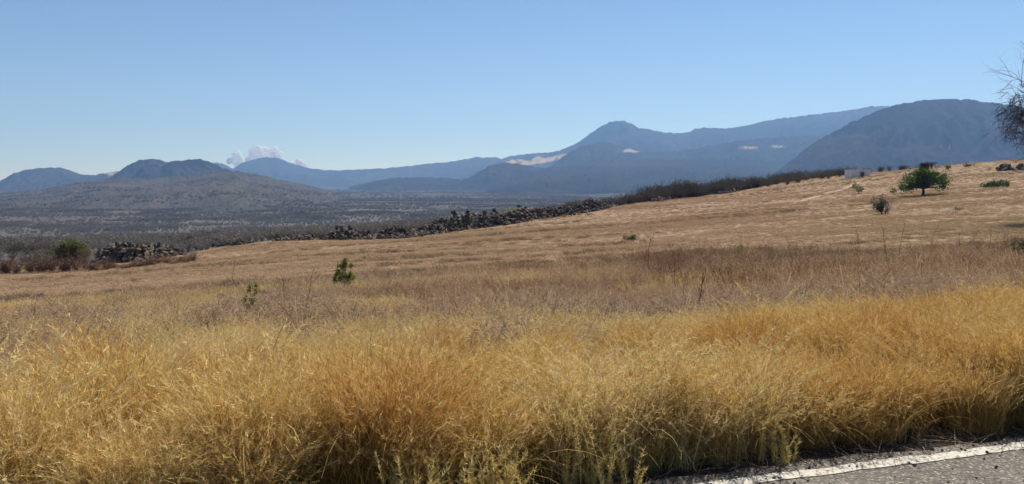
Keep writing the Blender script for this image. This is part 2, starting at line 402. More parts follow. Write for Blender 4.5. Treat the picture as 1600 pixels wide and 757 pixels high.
# dirt track on the right of the field
tp = [(1228, 321), (1262, 312), (1290, 304), (1318, 296), (1338, 287), (1346, 281)]
tw = [hit(*q_)[0] for q_ in tp]; V = []
for k in range(len(tw) - 1):
    for u in np.linspace(0, 1, 12, endpoint=False):
        p = tw[k] * (1 - u) + tw[k + 1] * u; d = tw[k + 1] - tw[k]; d = d[:2] / np.linalg.norm(d[:2]); nrm = np.array([-d[1], d[0]])
        wd = 0.75 + 0.2 * vnoise(len(V) * .3, 0., 3)
        for sgn in (-1, -.4, .4, 1):
            x, y = p[:2] + nrm * sgn * wd; V.append((x, y, float(gz(x, y)) + 0.05))
ii = np.arange(len(V)).reshape(-1, 4); q = np.stack([ii[:-1, :-1], ii[1:, :-1], ii[1:, 1:], ii[:-1, 1:]], -1).reshape(-1, 4)
m, n, o = newmat('pale_dirt'); f = noise(n, pos(n), 1.5, 4); bsdf(n, o, ramp(n, f, [(0.3, (0.29, 0.2, 0.125)), (0.7, (0.42, 0.31, 0.2))]), 0.95, f, .3)
pth = link('path', mesh_data('path', V, q, m, True)); pth['kind'] = 'structure'

# ---------------------------------------------------------------- haze
zt = float(unproject(1386, 160, 8000)[2]) + 120
HB = 10400.0
bm = bmesh.new(); bmesh.ops.create_cube(bm, size=1.0)
for v in bm.verts: v.co = (v.co.x * 2 * HB, v.co.y * 2 * HB, (zt if v.co.z > 0 else -70.0))
hme = bpy.data.meshes.new('haze'); bm.to_mesh(hme); bm.free()
m, n, o = newmat('haze_air'); pv_ = n.nodes.new('ShaderNodeVolumePrincipled')
pv_.inputs['Color'].default_value = (*HAZE_COLOR, 1); pv_.inputs['Density'].default_value = HAZE_DENSITY
pv_.inputs['Absorption Color'].default_value = (0.32, 0.32, 0.32, 1); pv_.inputs['Anisotropy'].default_value = 0.2
n.links.new(pv_.outputs[0], o.inputs['Volume']); hme.materials.append(m)
hz = link('haze', hme); hz['kind'] = 'stuff'; tag(hz, 'thin blue haze in the air over the whole valley', 'haze')

# ---------------------------------------------------------------- clouds behind the far cone
m, n, o = newmat('cloud_white'); d = nd(n, 'ShaderNodeBsdfDiffuse'); tr = nd(n, 'ShaderNodeBsdfTranslucent'); mx = n.nodes.new('ShaderNodeMixShader')
d.inputs[0].default_value = tr.inputs[0].default_value = (0.99, 0.99, 0.99, 1); mx.inputs[0].default_value = 0.58
n.links.new(d.outputs[0], mx.inputs[1]); n.links.new(tr.outputs[0], mx.inputs[2]); n.links.new(mx.outputs[0], o.inputs[0]); MCLOUD = m
def cloud(puffs, Y, label, seed):
    r = np.random.default_rng(seed); bm = bmesh.new(); s = Y / F
    c0 = np.array(unproject(np.mean([p[0] for p in puffs]), max(p[1] for p in puffs), Y)).ravel()
    for (px, py, rad) in puffs:
        c = np.array(unproject(px, py, Y)).ravel() - c0
        for k in range(7):
            g = r.normal(0, .5, 3); rr = rad * s * r.uniform(.4, .75)
            res = bmesh.ops.create_icosphere(bm, subdivisions=3, radius=rr)
            off = c + g * np.array([1, 1.0, .7]) * rad * s * .8
            for v in res['verts']:
                pn = v.co / rr
                h = float(fbm(pn.x * 2.5 + k + px, pn.y * 2.5 + pn.z * 1.7, seed, 4, .6))
                v.co = v.co * (1 + 0.34 * h) + Vector(off)
    me = bpy.data.meshes.new('cloud'); bm.to_mesh(me); bm.free(); me.materials.append(MCLOUD)
    me.polygons.foreach_set('use_smooth', np.ones(len(me.polygons), dtype=bool))
    o = link('cloud', me, None, c0); tag(o, label, 'cloud', 'small white clouds behind the cone')
    md = o.modifiers.new('union', 'REMESH'); md.mode = 'VOXEL'; md.voxel_size = 9.0; md.use_smooth_shade = True
cloud([(372, 252, 10), (370, 243, 7), (376, 258, 9)], 11800, 'small white cloud puff left of the far blue cone', 1)
cloud([(400, 246, 13), (412, 238, 11), (425, 240, 10), (434, 246, 8), (392, 250, 8)], 11800, 'largest white cloud rising behind the top of the far blue cone', 2)
cloud([(466, 256, 7), (474, 259, 6), (460, 258, 6)], 11800, 'smallest white cloud right of the far blue cone', 3)

# ---------------------------------------------------------------- plant building blocks
class MB:
    def __init__(s): s.v = []; s.f = []; s.b = []; s.n = 0
    def add(s, v, f, b):
        v = np.asarray(v, dtype=float).reshape(-1, 3); s.v.append(v); s.f += [tuple(int(i) + s.n for i in q) for q in f]
        s.b.append(np.broadcast_to(np.asarray(b, dtype=float), (len(v),))); s.n += len(v)
    def mesh(s, name, mat, smooth=False):
        me = mesh_data(name, np.concatenate(s.v), s.f, mat, smooth); fattr(me, 'b', np.concatenate(s.b)); return me

def ribbons(mb, r, base, az, th0, th1, L, wd, nseg=4, bval=None, pw=1.4):
    """curved tapering blades; returns centre lines (N, nseg+1, 3)"""
    N = len(az); t = np.linspace(0, 1, nseg + 1)
    th = th0[:, None] + (th1 - th0)[:, None] * t[None, :] ** pw
    hx = np.cos(az)[:, None]; hy = np.sin(az)[:, None]
    st = (L / nseg)[:, None]
    mid = (th[:, 1:] + th[:, :-1]) / 2
    dx = np.sin(mid) * st * hx; dy = np.sin(mid) * st * hy; dz = np.cos(mid) * st
    P = np.zeros((N, nseg + 1, 3)); P[:, 0] = base
    P[:, 1:, 0] = base[:, :1] + np.cumsum(dx, 1); P[:, 1:, 1] = base[:, 1:2] + np.cumsum(dy, 1); P[:, 1:, 2] = base[:, 2:3] + np.cumsum(dz, 1)
    wa = r.uniform(0, 2 * np.pi, N); wv = np.stack([np.cos(wa), np.sin(wa), 0 * wa], -1)[:, None, :] * (wd[:, None, None] * (1 - 0.75 * t ** 1.5)[None, :, None]) / 2
    Vv = np.stack([P - wv, P + wv], 2).reshape(N, -1, 3)
    k = np.arange(nseg) * 2; fb = np.stack([k, k + 1, k + 3, k + 2], -1)
    fs = (fb[None] + (np.arange(N) * (nseg + 1) * 2)[:, None, None]).reshape(-1, 4)
    b = r.uniform(0, 1, N) if bval is None else bval
    mb.add(Vv.reshape(-1, 3), fs, np.repeat(b, (nseg + 1) * 2)); return P

def tris(mb, r, base, dirs, L, wd, bv):
    """single narrow triangles"""
    N = len(base); a = r.normal(size=(N, 3)); sd = np.cross(dirs, a); sd /= np.linalg.norm(sd, axis=1)[:, None] + 1e-9
    V = np.stack([base - sd * wd[:, None] / 2, base + sd * wd[:, None] / 2, base + dirs * L[:, None]], 1).reshape(-1, 3)
    mb.add(V, np.arange(3 * N).reshape(-1, 3), np.repeat(bv, 3))

def leaves(mb, r, c, size, bv):
    """rhombic leaf faces in random attitude"""
    N = len(c); d = r.normal(size=(N, 3)); d /= np.linalg.norm(d, axis=1)[:, None]; a = r.normal(size=(N, 3)); s = np.cross(d, a); s /= np.linalg.norm(s, axis=1)[:, None]
    L = (size * r.uniform(.6, 1.3, N))[:, None]
    V = np.stack([c - d * L / 2, c + s * L * .3, c + d * L / 2, c - s * L * .3], 1).reshape(-1, 3)
    mb.add(V, np.arange(4 * N).reshape(-1, 4), np.repeat(bv, 4))

def tube(mb, pts, rad, ns=5, bv=0.5):
    pts = np.asarray(pts, dtype=float); n = len(pts); V = []
    for k in range(n):
        d = pts[min(k + 1, n - 1)] - pts[max(k - 1, 0)]; d = d / (np.linalg.norm(d) + 1e-9)
        a = np.cross(d, [0.31, 0.17, 0.93] if abs(d[2]) < .9 else [1, 0, 0]); a /= np.linalg.norm(a); b2 = np.cross(d, a)
        for j in range(ns):
            q = 2 * math.pi * j / ns; V.append(pts[k] + (a * math.cos(q) + b2 * math.sin(q)) * rad[k])
    Fc = [(k * ns + j, k * ns + (j + 1) % ns, (k + 1) * ns + (j + 1) % ns, (k + 1) * ns + j) for k in range(n - 1) for j in range(ns)]
    mb.add(V, Fc, bv)

def grow(mb, r, p, d, L, R, depth, nch=(3, 4), spread=0.7, up=0.15, shrink=0.68, ns=4, tips=None, wob=0.25):
    pts = [np.array(p, dtype=float)]; d = np.array(d, dtype=float); d /= np.linalg.norm(d); segs = 4
    for k in range(segs):
        d = d + r.normal(0, wob, 3) * .5 + np.array([0, 0, up * .25]); d /= np.linalg.norm(d); pts.append(pts[-1] + d * L / segs)
    rad = np.linspace(R, R * .55, segs + 1) if depth > 0 else np.linspace(R, R * .25, segs + 1)
    tube(mb, pts, rad, ns if R > 0.012 else 3, r.uniform())
    if depth == 0:
        if tips is not None: tips.append(pts[-1]); tips.append(pts[-2])
        return
    for c in range(r.integers(nch[0], nch[1] + 1)):
        u = r.uniform(.35, 1.0) if c else 1.0
        k = min(int(u * segs), segs - 1); q = pts[k] * (1 - (u * segs - k)) + pts[k + 1] * (u * segs - k)
        nd_ = d + r.normal(0, spread, 3) + np.array([0, 0, up]);
        grow(mb, r, q, nd_, L * shrink * r.uniform(.75, 1.2), R * .55, depth - 1, nch, spread, up, shrink, ns, tips, wob)

G_BARK = barkmat('grey_bark', (0.07, 0.055, 0.045), (0.17, 0.14, 0.115))
D_BARK = barkmat('dark_bark', (0.035, 0.028, 0.023), (0.09, 0.07, 0.055))
P_BARK = barkmat('bleached_wood', (0.38, 0.31, 0.22), (0.62, 0.53, 0.39))
def gold_mat():
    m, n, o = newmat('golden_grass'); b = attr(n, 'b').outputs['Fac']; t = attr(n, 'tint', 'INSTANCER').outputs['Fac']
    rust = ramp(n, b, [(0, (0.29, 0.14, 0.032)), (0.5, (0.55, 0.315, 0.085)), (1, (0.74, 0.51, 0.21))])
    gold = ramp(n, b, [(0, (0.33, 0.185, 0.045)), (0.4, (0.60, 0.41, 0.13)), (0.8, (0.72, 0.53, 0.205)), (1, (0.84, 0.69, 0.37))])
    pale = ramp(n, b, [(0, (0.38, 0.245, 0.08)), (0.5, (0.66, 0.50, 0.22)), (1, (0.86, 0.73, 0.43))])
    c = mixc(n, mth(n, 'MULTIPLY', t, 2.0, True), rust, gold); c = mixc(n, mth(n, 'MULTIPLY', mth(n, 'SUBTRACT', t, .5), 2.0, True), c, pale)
    d = nd(n, 'ShaderNodeBsdfDiffuse'); tr = nd(n, 'ShaderNodeBsdfTranslucent'); mx = n.nodes.new('ShaderNodeMixShader')
    n.links.new(c, d.inputs[0]); n.links.new(c, tr.inputs[0]); mx.inputs[0].default_value = .24
    n.links.new(d.outputs[0], mx.inputs[1]); n.links.new(tr.outputs[0], mx.inputs[2]); n.links.new(mx.outputs[0], o.inputs[0]); return m
M_GOLD = gold_mat()
M_BROWN = plantmat('brown_weeds', [(0, (0.21, 0.125, 0.07)), (0.45, (0.40, 0.255, 0.145)), (0.85, (0.55, 0.39, 0.23)), (1, (0.72, 0.58, 0.39))], 0.3,
    [(0, (0.20, 0.145, 0.10)), (0.5, (0.37, 0.285, 0.20)), (1, (0.58, 0.48, 0.36))])
M_FIELD = plantmat('field_grass', [(0, (0.27, 0.172, 0.11)), (0.5, (0.38, 0.252, 0.165)), (1, (0.50, 0.36, 0.24))], 0.3,
    [(0, (0.25, 0.178, 0.10)), (0.5, (0.36, 0.268, 0.158)), (1, (0.47, 0.375, 0.23))])
M_SCRUB = plantmat('leafless_scrub', [(0, (0.13, 0.118, 0.106)), (0.5, (0.205, 0.184, 0.163)), (1, (0.31, 0.278, 0.24))], 0.15,
    [(0, (0.05, 0.048, 0.038)), (0.5, (0.09, 0.083, 0.065)), (1, (0.14, 0.128, 0.1))])
M_TUFT = plantmat('brown_tuft', [(0, (0.13, 0.085, 0.055)), (0.5, (0.21, 0.14, 0.09)), (1, (0.32, 0.22, 0.14))], 0.25, [(0, (0.15, 0.11, 0.06)), (0.5, (0.25, 0.19, 0.1)), (1, (0.36, 0.28, 0.16))])
M_STEM = plantmat('reddish_stems', [(0, (0.16, 0.075, 0.04)), (0.5, (0.29, 0.15, 0.08)), (1, (0.44, 0.27, 0.15))], 0.2, [(0, (0.07, 0.05, 0.04)), (0.5, (0.15, 0.115, 0.085)), (1, (0.3, 0.24, 0.18))])
M_THICK = plantmat('thicket_twigs', [(0, (0.075, 0.06, 0.048)), (0.5, (0.15, 0.118, 0.092)), (1, (0.27, 0.215, 0.165))], 0.12, [(0, (0.04, 0.036, 0.028)), (0.5, (0.075, 0.066, 0.05)), (1, (0.13, 0.11, 0.085))])
M_RUST = plantmat('rusty_brush', [(0, (0.055, 0.034, 0.026)), (0.5, (0.15, 0.09, 0.062)), (1, (0.30, 0.19, 0.125))], 0.15)
M_YELLOW = plantmat('yellow_weed', [(0, (0.46, 0.33, 0.10)), (0.5, (0.66, 0.52, 0.19)), (1, (0.82, 0.70, 0.34))], 0.35)
M_GREEN = plantmat('green_leaf', [(0, (0.025, 0.055, 0.012)), (0.5, (0.05, 0.105, 0.022)), (1, (0.10, 0.16, 0.04))], 0.3)
M_OLIVE = plantmat('olive_leaf', [(0, (0.07, 0.085, 0.027)), (0.5, (0.135, 0.145, 0.05)), (1, (0.22, 0.22, 0.09))], 0.3)
M_LIME = plantmat('lime_leaf', [(0, (0.14, 0.165, 0.04)), (0.5, (0.24, 0.25, 0.075)), (1, (0.36, 0.34, 0.13))], 0.5)
M_GREYG = plantmat('grey_green_leaf', [(0, (0.05, 0.055, 0.04)), (0.5, (0.09, 0.10, 0.065)), (1, (0.2, 0.19, 0.13))], 0.25)
M_DGREY = plantmat('dark_dead_leaf', [(0, (0.045, 0.036, 0.03)), (0.5, (0.11, 0.088, 0.07)), (1, (0.21, 0.17, 0.132))], 0.15)

# ---------------------------------------------------------------- scatter (uncountable cover)
def scatter(name, sources, P, rotz, tilt, scl, tint, label, cat, r):
    src = bpy.data.collections.new(name + '_source')
    for k, me in enumerate(sources):
        src.objects.link(bpy.data.objects.new(f'{name}_source_{k}', me))
    # tilt is the wanted lean (x, y) of the plant in the world, whatever its spin
    lx = tilt[:, 0] * np.cos(rotz) + tilt[:, 1] * np.sin(rotz); ly = -tilt[:, 0] * np.sin(rotz) + tilt[:, 1] * np.cos(rotz)
    tilt = np.c_[-np.arcsin(np.clip(ly, -.95, .95)), np.arcsin(np.clip(lx, -.95, .95))]
    N = len(P); me = bpy.data.meshes.new(name); me.vertices.add(N); me.vertices.foreach_set('co', np.asarray(P, dtype=np.float32).ravel())
    a = me.attributes.new('rot', 'FLOAT_VECTOR', 'POINT'); a.data.foreach_set('vector', np.c_[tilt[:, 0], tilt[:, 1], rotz].astype(np.float32).ravel())
    scl = np.asarray(scl); scl = np.c_[scl, scl, scl] if scl.ndim == 1 else scl
    a = me.attributes.new('scl', 'FLOAT_VECTOR', 'POINT'); a.data.foreach_set('vector', scl.astype(np.float32).ravel())
    a = me.attributes.new('pick', 'INT', 'POINT'); a.data.foreach_set('value', r.integers(0, len(sources), N).astype(np.int32))
    fattr(me, 'tint', tint); me.update()
    o = link(name, me)
    g = bpy.data.node_groups.new(name, 'GeometryNodeTree')
    g.interface.new_socket('Geometry', in_out='INPUT', socket_type='NodeSocketGeometry'); g.interface.new_socket('Geometry', in_out='OUTPUT', socket_type='NodeSocketGeometry')
    gi = g.nodes.new('NodeGroupInput'); go = g.nodes.new('NodeGroupOutput'); ip = g.nodes.new('GeometryNodeInstanceOnPoints')
    ci = g.nodes.new('GeometryNodeCollectionInfo'); ci.inputs[0].default_value = src; ci.inputs['Separate Children'].default_value = True; ci.inputs['Reset Children'].default_value = True
    def na_(nm, ty):
        x = g.nodes.new('GeometryNodeInputNamedAttribute'); x.data_type = ty; x.inputs[0].default_value = nm
        return [q for q in x.outputs if q.enabled and q.name == 'Attribute'][0]
    g.links.new(gi.outputs[0], ip.inputs['Points']); g.links.new(ci.outputs[0], ip.inputs['Instance'])
    ip.inputs['Pick Instance'].default_value = True
    g.links.new(na_('pick', 'INT'), ip.inputs['Instance Index']); g.links.new(na_('rot', 'FLOAT_VECTOR'), ip.inputs['Rotation']); g.links.new(na_('scl', 'FLOAT_VECTOR'), ip.inputs['Scale'])
    g.links.new(ip.outputs[0], go.inputs[0])
    md = o.modifiers.new('scatter', 'NODES'); md.node_group = g
    tag(o, label, cat, None, 'stuff'); return o

# tall golden grass tufts, about 1 unit high
def gold_tuft(seed, n=44, spread=.10):
    r = np.random.default_rng(seed); mb = MB()
    base = np.c_[r.normal(0, spread, (n, 2)), np.zeros(n)]; az = np.arctan2(base[:, 1], base[:, 0]) + r.normal(0, .8, n)
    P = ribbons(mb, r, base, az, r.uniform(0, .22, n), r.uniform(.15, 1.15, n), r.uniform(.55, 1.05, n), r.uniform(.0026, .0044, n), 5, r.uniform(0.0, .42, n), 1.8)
    # leaves along the stems
    k = r.integers(0, n, n * 3); j = r.integers(0, 4, n * 3); lb = P[k, j]
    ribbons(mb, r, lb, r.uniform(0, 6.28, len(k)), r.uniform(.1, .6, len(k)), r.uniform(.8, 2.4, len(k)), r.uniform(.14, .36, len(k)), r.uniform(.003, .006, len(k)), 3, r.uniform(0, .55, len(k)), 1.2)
    # feathery heads
    K = 16; kk = np.repeat(np.arange(n), K); u = r.uniform(0, 1, n * K); i0 = 3 + (u > .5); lo_ = (u * 2) % 1
    hb = P[kk, i0] * (1 - lo_[:, None]) + P[kk, i0 + 1] * lo_[:, None]
    d = (P[kk, i0 + 1] - P[kk, i0]); d /= np.linalg.norm(d, axis=1)[:, None]; d = d + r.normal(0, .33, d.shape); d /= np.linalg.norm(d, axis=1)[:, None]
    tris(mb, r, hb, d, r.uniform(.035, .085, n * K), r.uniform(.005, .008, n * K), np.repeat(r.uniform(.45, 1, n), K))
    return mb.mesh('golden_tuft', M_GOLD)
def straw_tuft(seed, n=70):
    r = np.random.default_rng(seed); mb = MB()
    base = np.c_[r.normal(0, .10, (n, 2)), np.zeros(n)]; az = r.uniform(0, 6.28, n)
    ribbons(mb, r, base, az, r.uniform(.05, .4, n), r.uniform(1.0, 2.7, n), r.uniform(.55, 1.25, n), r.uniform(.004, .0085, n), 7, r.uniform(.3, 1, n), 1.5)
    k = 26; ribbons(mb, r, np.c_[r.normal(0, .12, (k, 2)), r.uniform(.2, .8, k)], r.uniform(0, 6.28, k), r.uniform(.5, 1.4, k), r.uniform(1.4, 2.6, k), r.uniform(.1, .3, k), r.uniform(.005, .009, k), 4, r.uniform(.6, 1, k))
    return mb.mesh('straw_tuft', M_GOLD)
def plume_tuft(seed, n=9):
    """a few tall stems with loose drooping plumes"""
    r = np.random.default_rng(seed); mb = MB()
    base = np.c_[r.normal(0, .07, (n, 2)), np.zeros(n)]
    P = ribbons(mb, r, base, r.uniform(2.2, 4.2, n), r.uniform(0, .2, n), r.uniform(.5, 1.5, n), r.uniform(1.0, 1.35, n), r.uniform(.003, .004, n), 7, r.uniform(.3, .8, n), 2.2)
    K = 60; kk = np.repeat(np.arange(n), K); u = r.uniform(0, 1, n * K) ** .7 * 2.999; i0 = 4 + u.astype(int); lo_ = u % 1
    hb = P[kk, i0] * (1 - lo_[:, None]) + P[kk, i0 + 1] * lo_[:, None]; d = P[kk, i0 + 1] - P[kk, i0]; d /= np.linalg.norm(d, axis=1)[:, None]; d = d + r.normal(0, .45, d.shape); d[:, 2] -= .2; d /= np.linalg.norm(d, axis=1)[:, None]
    tris(mb, r, hb, d, r.uniform(.025, .06, n * K), r.uniform(.004, .007, n * K), r.uniform(.6, 1, n * K)); return mb.mesh('plume_tuft', M_GOLD)
golds = [gold_tuft(200 + k) for k in range(6)]
verge_mix = golds + [straw_tuft(210), plume_tuft(215)]

# bushy weeds of fine dead stems
def weed_tuft(seed, mat, n=7, pods=0.2):
    r = np.random.default_rng(seed); mb = MB()
    base = np.c_[r.normal(0, .07, (n, 2)), np.zeros(n)]
    P = ribbons(mb, r, base, r.uniform(0, 6.28, n), r.uniform(0, .35, n), r.uniform(.1, .9, n), r.uniform(.5, 1.15, n), r.uniform(.008, .014, n), 5, None, 1.2)
    m1 = n * 7; k = r.integers(0, n, m1); j = r.integers(1, 6, m1)
    Q = ribbons(mb, r, P[k, j], r.uniform(0, 6.28, m1), r.uniform(.3, .9, m1), r.uniform(.2, 1.5, m1), r.uniform(.12, .34, m1), r.uniform(.005, .009, m1), 3, None)
    m2 = n * 24; k = r.integers(0, m1, m2); j = r.integers(1, 4, m2)
    d = r.normal(size=(m2, 3)); d[:, 2] = np.abs(d[:, 2]) * .6; d /= np.linalg.norm(d, axis=1)[:, None]
    tris(mb, r, Q[k, j], d, r.uniform(.04, .12, m2), r.uniform(.006, .016, m2), r.uniform(0, 1, m2))
    m3 = int(n * 10); k = r.integers(0, n, m3); j = r.integers(0, 4, m3)
    ribbons(mb, r, P[k, j], r.uniform(0, 6.28, m3), r.uniform(.2, 1.2, m3), r.uniform(1.2, 2.6, m3), r.uniform(.1, .3, m3), r.uniform(.006, .010, m3), 3, None)
    return mb.mesh('weed_tuft', mat)
weeds = [weed_tuft(230 + k, M_BROWN) for k in range(6)]
def stem_tuft(seed, n=7):
    r = np.random.default_rng(seed); mb = MB()
    ribbons(mb, r, np.c_[r.normal(0, .16, (n, 2)), np.zeros(n)], r.uniform(0, 6.28, n), r.uniform(0, .5, n), r.uniform(.2, 1.7, n), r.uniform(.7, 1.5, n), r.uniform(.014, .026, n), 6, np.where(r.uniform(0, 1, n) < .65, r.uniform(.85, 1, n), r.uniform(0, .2, n)))
    return mb.mesh('stem_tuft', M_BROWN)
weeds += [stem_tuft(236), stem_tuft(237)]

def short_tuft(seed, mat, n=40):
    r = np.random.default_rng(seed); mb = MB()
    base = np.c_[r.normal(0, .22, (n, 2)), np.zeros(n)]
    ribbons(mb, r, base, r.uniform(0, 6.28, n), r.uniform(0, .5, n), r.uniform(.5, 1.7, n), r.uniform(.5, 1.1, n), r.uniform(.02, .045, n), 3, None)
    return mb.mesh('short_tuft', mat)
shorts = [short_tuft(250 + k, M_FIELD) for k in range(5)]

def bare_bush(seed, mat, n=26, leaf=0):
    """leafless shrub about 1 unit high and wide, for the scrubland"""
    r = np.random.default_rng(seed); mb = MB()
    base = np.c_[r.normal(0, .06, (n, 2)), np.zeros(n) - .03]; az = r.uniform(0, 6.28, n)
    P = ribbons(mb, r, base, az, r.uniform(0, .6, n), r.uniform(.2, 1.2, n), r.uniform(.6, 1.1, n), r.uniform(.02, .035, n), 4, None, 1)
    m1 = n * 7; k = r.integers(0, n, m1); j = r.integers(1, 5, m1)
    d = r.normal(size=(m1, 3)); d[:, 2] = np.abs(d[:, 2]) * .7; d /= np.linalg.norm(d, axis=1)[:, None]
    tris(mb, r, P[k, j], d, r.uniform(.15, .4, m1), r.uniform(.02, .04, m1), r.uniform(0, 1, m1))
    if leaf:
        k = r.integers(0, n, leaf); j = r.integers(2, 5, leaf)
        leaves(mb, r, P[k, j] + r.normal(0, .1, (leaf, 3)), .1, r.uniform(0, 1, leaf))
    return mb.mesh('bare_bush', mat)
scrubs = [bare_bush(270 + k, M_SCRUB, 22, 60) for k in range(5)]

def twiggy(seed, mat, n=30):
    q = np.random.default_rng(seed); mb = MB()
    base = np.c_[q.normal(0, .12, (n, 2)), np.zeros(n) - .05]
    P = ribbons(mb, q, base, q.uniform(0, 6.28, n), q.uniform(0, .8, n), q.uniform(.4, 1.5, n), q.uniform(.6, 1.15, n), q.uniform(.018, .03, n), 5, None, 1)
    m1 = n * 9; k = q.integers(0, n, m1); j = q.integers(1, 6, m1)
    Q = ribbons(mb, q, P[k, j], q.uniform(0, 6.28, m1), q.uniform(.1, 1.3, m1), q.uniform(.3, 1.9, m1), q.uniform(.15, .4, m1), q.uniform(.010, .018, m1), 2, None)
    m2 = n * 22; k = q.integers(0, m1, m2); d = q.normal(size=(m2, 3)); d /= np.linalg.norm(d, axis=1)[:, None]
    tris(mb, q, Q[k, q.integers(1, 3, m2)], d, q.uniform(.06, .18, m2), q.uniform(.012, .03, m2), q.uniform(0, 1, m2))
    return mb.mesh('brush', mat)

def cover_points(n, ylo, yhi, r, spread=44, power=1.0):
    """random ground points in the camera's sector, with distance"""
    rr = (ylo ** power + (yhi ** power - ylo ** power) * r.uniform(0, 1, n)) ** (1 / power); az = np.radians(r.uniform(-spread, spread, n))
    return np.sin(az) * rr, np.cos(az) * rr

# --- verge: tall golden grass along the road, in clumps with dark gaps between
r = np.random.default_rng(31)
cand = np.c_[r.uniform(-9, 17, 2600), T_LINE + .45 + r.uniform(0, 1, 2600) ** 1.1 * 5.4]; rad_ = r.uniform(.14, .36, 2600); pick = []
for k in range(2600):      # tussocks keep apart, so hollows stay between them
    if all((cand[k, 0] - cand[j, 0]) ** 2 + (cand[k, 1] - cand[j, 1]) ** 2 > (.88 * (rad_[k] + rad_[j])) ** 2 for j in pick): pick.append(k)
fs = np.arange(-9, 17, .21); cand = np.r_[cand, np.c_[fs + r.normal(0, .05, len(fs)), T_LINE + .56 + r.normal(0, .09, len(fs))]]; rad_ = np.r_[rad_, r.uniform(.11, .22, len(fs))]
pick += [k for k in range(2600, len(cand)) if r.uniform() < .86]
cs, ct, cr = cand[pick, 0], cand[pick, 1], rad_[pick]; nc = len(pick)
chh = r.normal(0, .085, nc) + .45 * (cr - .25); cl_ = np.c_[-.10 - .16 * vnoise(cs * .5, ct * .5, 68) + r.normal(0, .07, nc), r.normal(-.04, .08, nc)]
ctn = .34 + .60 * fbm(cs * .45, ct * .45, 67, 2) + r.normal(0, .16, nc)
per = (cr ** 2 * 260).astype(int) + 8; ci_ = np.repeat(np.arange(nc), per); n = len(ci_)
oa = r.uniform(0, 6.28, n); orr = np.sqrt(r.uniform(0, 1, n)) * cr[ci_] * .82; ox, oy = np.cos(oa) * orr, np.sin(oa) * orr
xc, yc = road_xy(cs, ct); x, y = xc[ci_] + ox, yc[ci_] + oy; s_ = U[0] * x + U[1] * y; t_ = road_t(x, y)
front = T_LINE + .33 + 0.14 * fbm(s_ * .9, s_ * 0, 61, 3)
back = T_LINE + 2.5 + 1.0 * fbm(s_ * .3, s_ * 0, 64, 3) + 1.6 * sstep(3, 8, s_) - .5 * sstep(-.5, -2.5, s_)
keep = (t_ > front) & (ct[ci_] < back) & (y > 2.0)
x, y, s_, t_, ci_, ox, oy, orr = [q_[keep] for q_ in (x, y, s_, t_, ci_, ox, oy, orr)]; n = len(x)
h = 0.585 + chh[ci_] + 0.07 * fbm(x * .35, y * .35, 65, 2) + 0.03 * sstep(-1, 3, s_) - .07 * sstep(0, -3, s_) * sstep(T_LINE + 1, T_LINE + 2, t_) + r.normal(0, .05, n) - .10 * (orr / cr[ci_]) ** 2
h = np.clip(h * (1.0 - .12 * sstep(T_LINE + 1.6, T_LINE + 3.2, t_)), .22, 1.0)
tilt = cl_[ci_] + np.c_[ox, oy] / cr[ci_][:, None] * .12 + r.normal(0, .09, (n, 2))
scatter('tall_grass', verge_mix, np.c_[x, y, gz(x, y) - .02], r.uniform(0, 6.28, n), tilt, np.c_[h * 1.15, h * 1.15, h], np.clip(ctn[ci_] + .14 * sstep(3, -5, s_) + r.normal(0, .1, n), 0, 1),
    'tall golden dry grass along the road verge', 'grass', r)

# --- dead brown weeds behind it
r = np.random.default_rng(32)
n = 42000; x, y = cover_points(n, 6.5, 46, r, 40, 1.25)
t_ = road_t(x, y); gp = fbm(x * .55, y * .55, 71, 3, .6)
far = 30 + 10 * fbm(np.arctan2(x, y) * 9, x * 0, 72, 2) + 12 * sstep(-.1, .4, x / y)
keep = (t_ > T_LINE + 2.7) & (gp > -.30) & (np.hypot(x, y) < far + r.normal(0, 4, n)) & (r.uniform(0, 1, n) < 1.15 - np.hypot(x, y) / 75)
x, y, gp = x[keep], y[keep], gp[keep]; n = len(x)
h = 0.32 + 0.30 * gp + .12 * fbm(x * .12, y * .12, 73, 2) + r.normal(0, .06, n) + .10 * sstep(18, 30, y) * sstep(0, .25, x / y); h = np.clip(h, .12, .8)
scatter('dead_weeds', weeds, np.c_[x, y, gz(x, y) - .02], r.uniform(0, 6.28, n), np.c_[r.normal(-.08, .15, n), r.normal(0, .15, n)], np.c_[h * 1.6, h * 1.6, h],
    np.clip(.25 + .9 * fbm(x * .16, y * .16, 74, 3) + r.normal(0, .15, n), 0, 1), 'brown dead weeds and thin grass between the verge and the field', 'weeds', r)

# --- taller reddish stems standing over the weeds on the right
r = np.random.default_rng(37)
n = 2600; x, y = cover_points(n, 20, 46, r, 34, 1.2); u_ = x / y
cd = fbm(x * .22, y * .22, 78, 3) + .35 * sstep(.12, .2, u_) - .45 * sstep(.05, -.1, u_)
keep = (cd > .2) & (y < 44); x, y, cd = x[keep], y[keep], cd[keep]; n = len(x)
h = np.clip(.46 + .5 * cd + r.normal(0, .17, n), .25, 1.25)
scatter('standing_weeds', [weed_tuft(240 + k, M_STEM, 3) for k in range(5)], np.c_[x, y, gz(x, y) - .02], r.uniform(0, 6.28, n), np.c_[r.normal(-.05, .1, n), r.normal(0, .1, n)], np.c_[h * .8, h * .8, h],
    np.clip(.3 + fbm(x * .2, y * .2, 79, 2) + r.normal(0, .2, n), 0, 1), 'reddish upright dead stems standing above the weeds on the right', 'weeds', r)

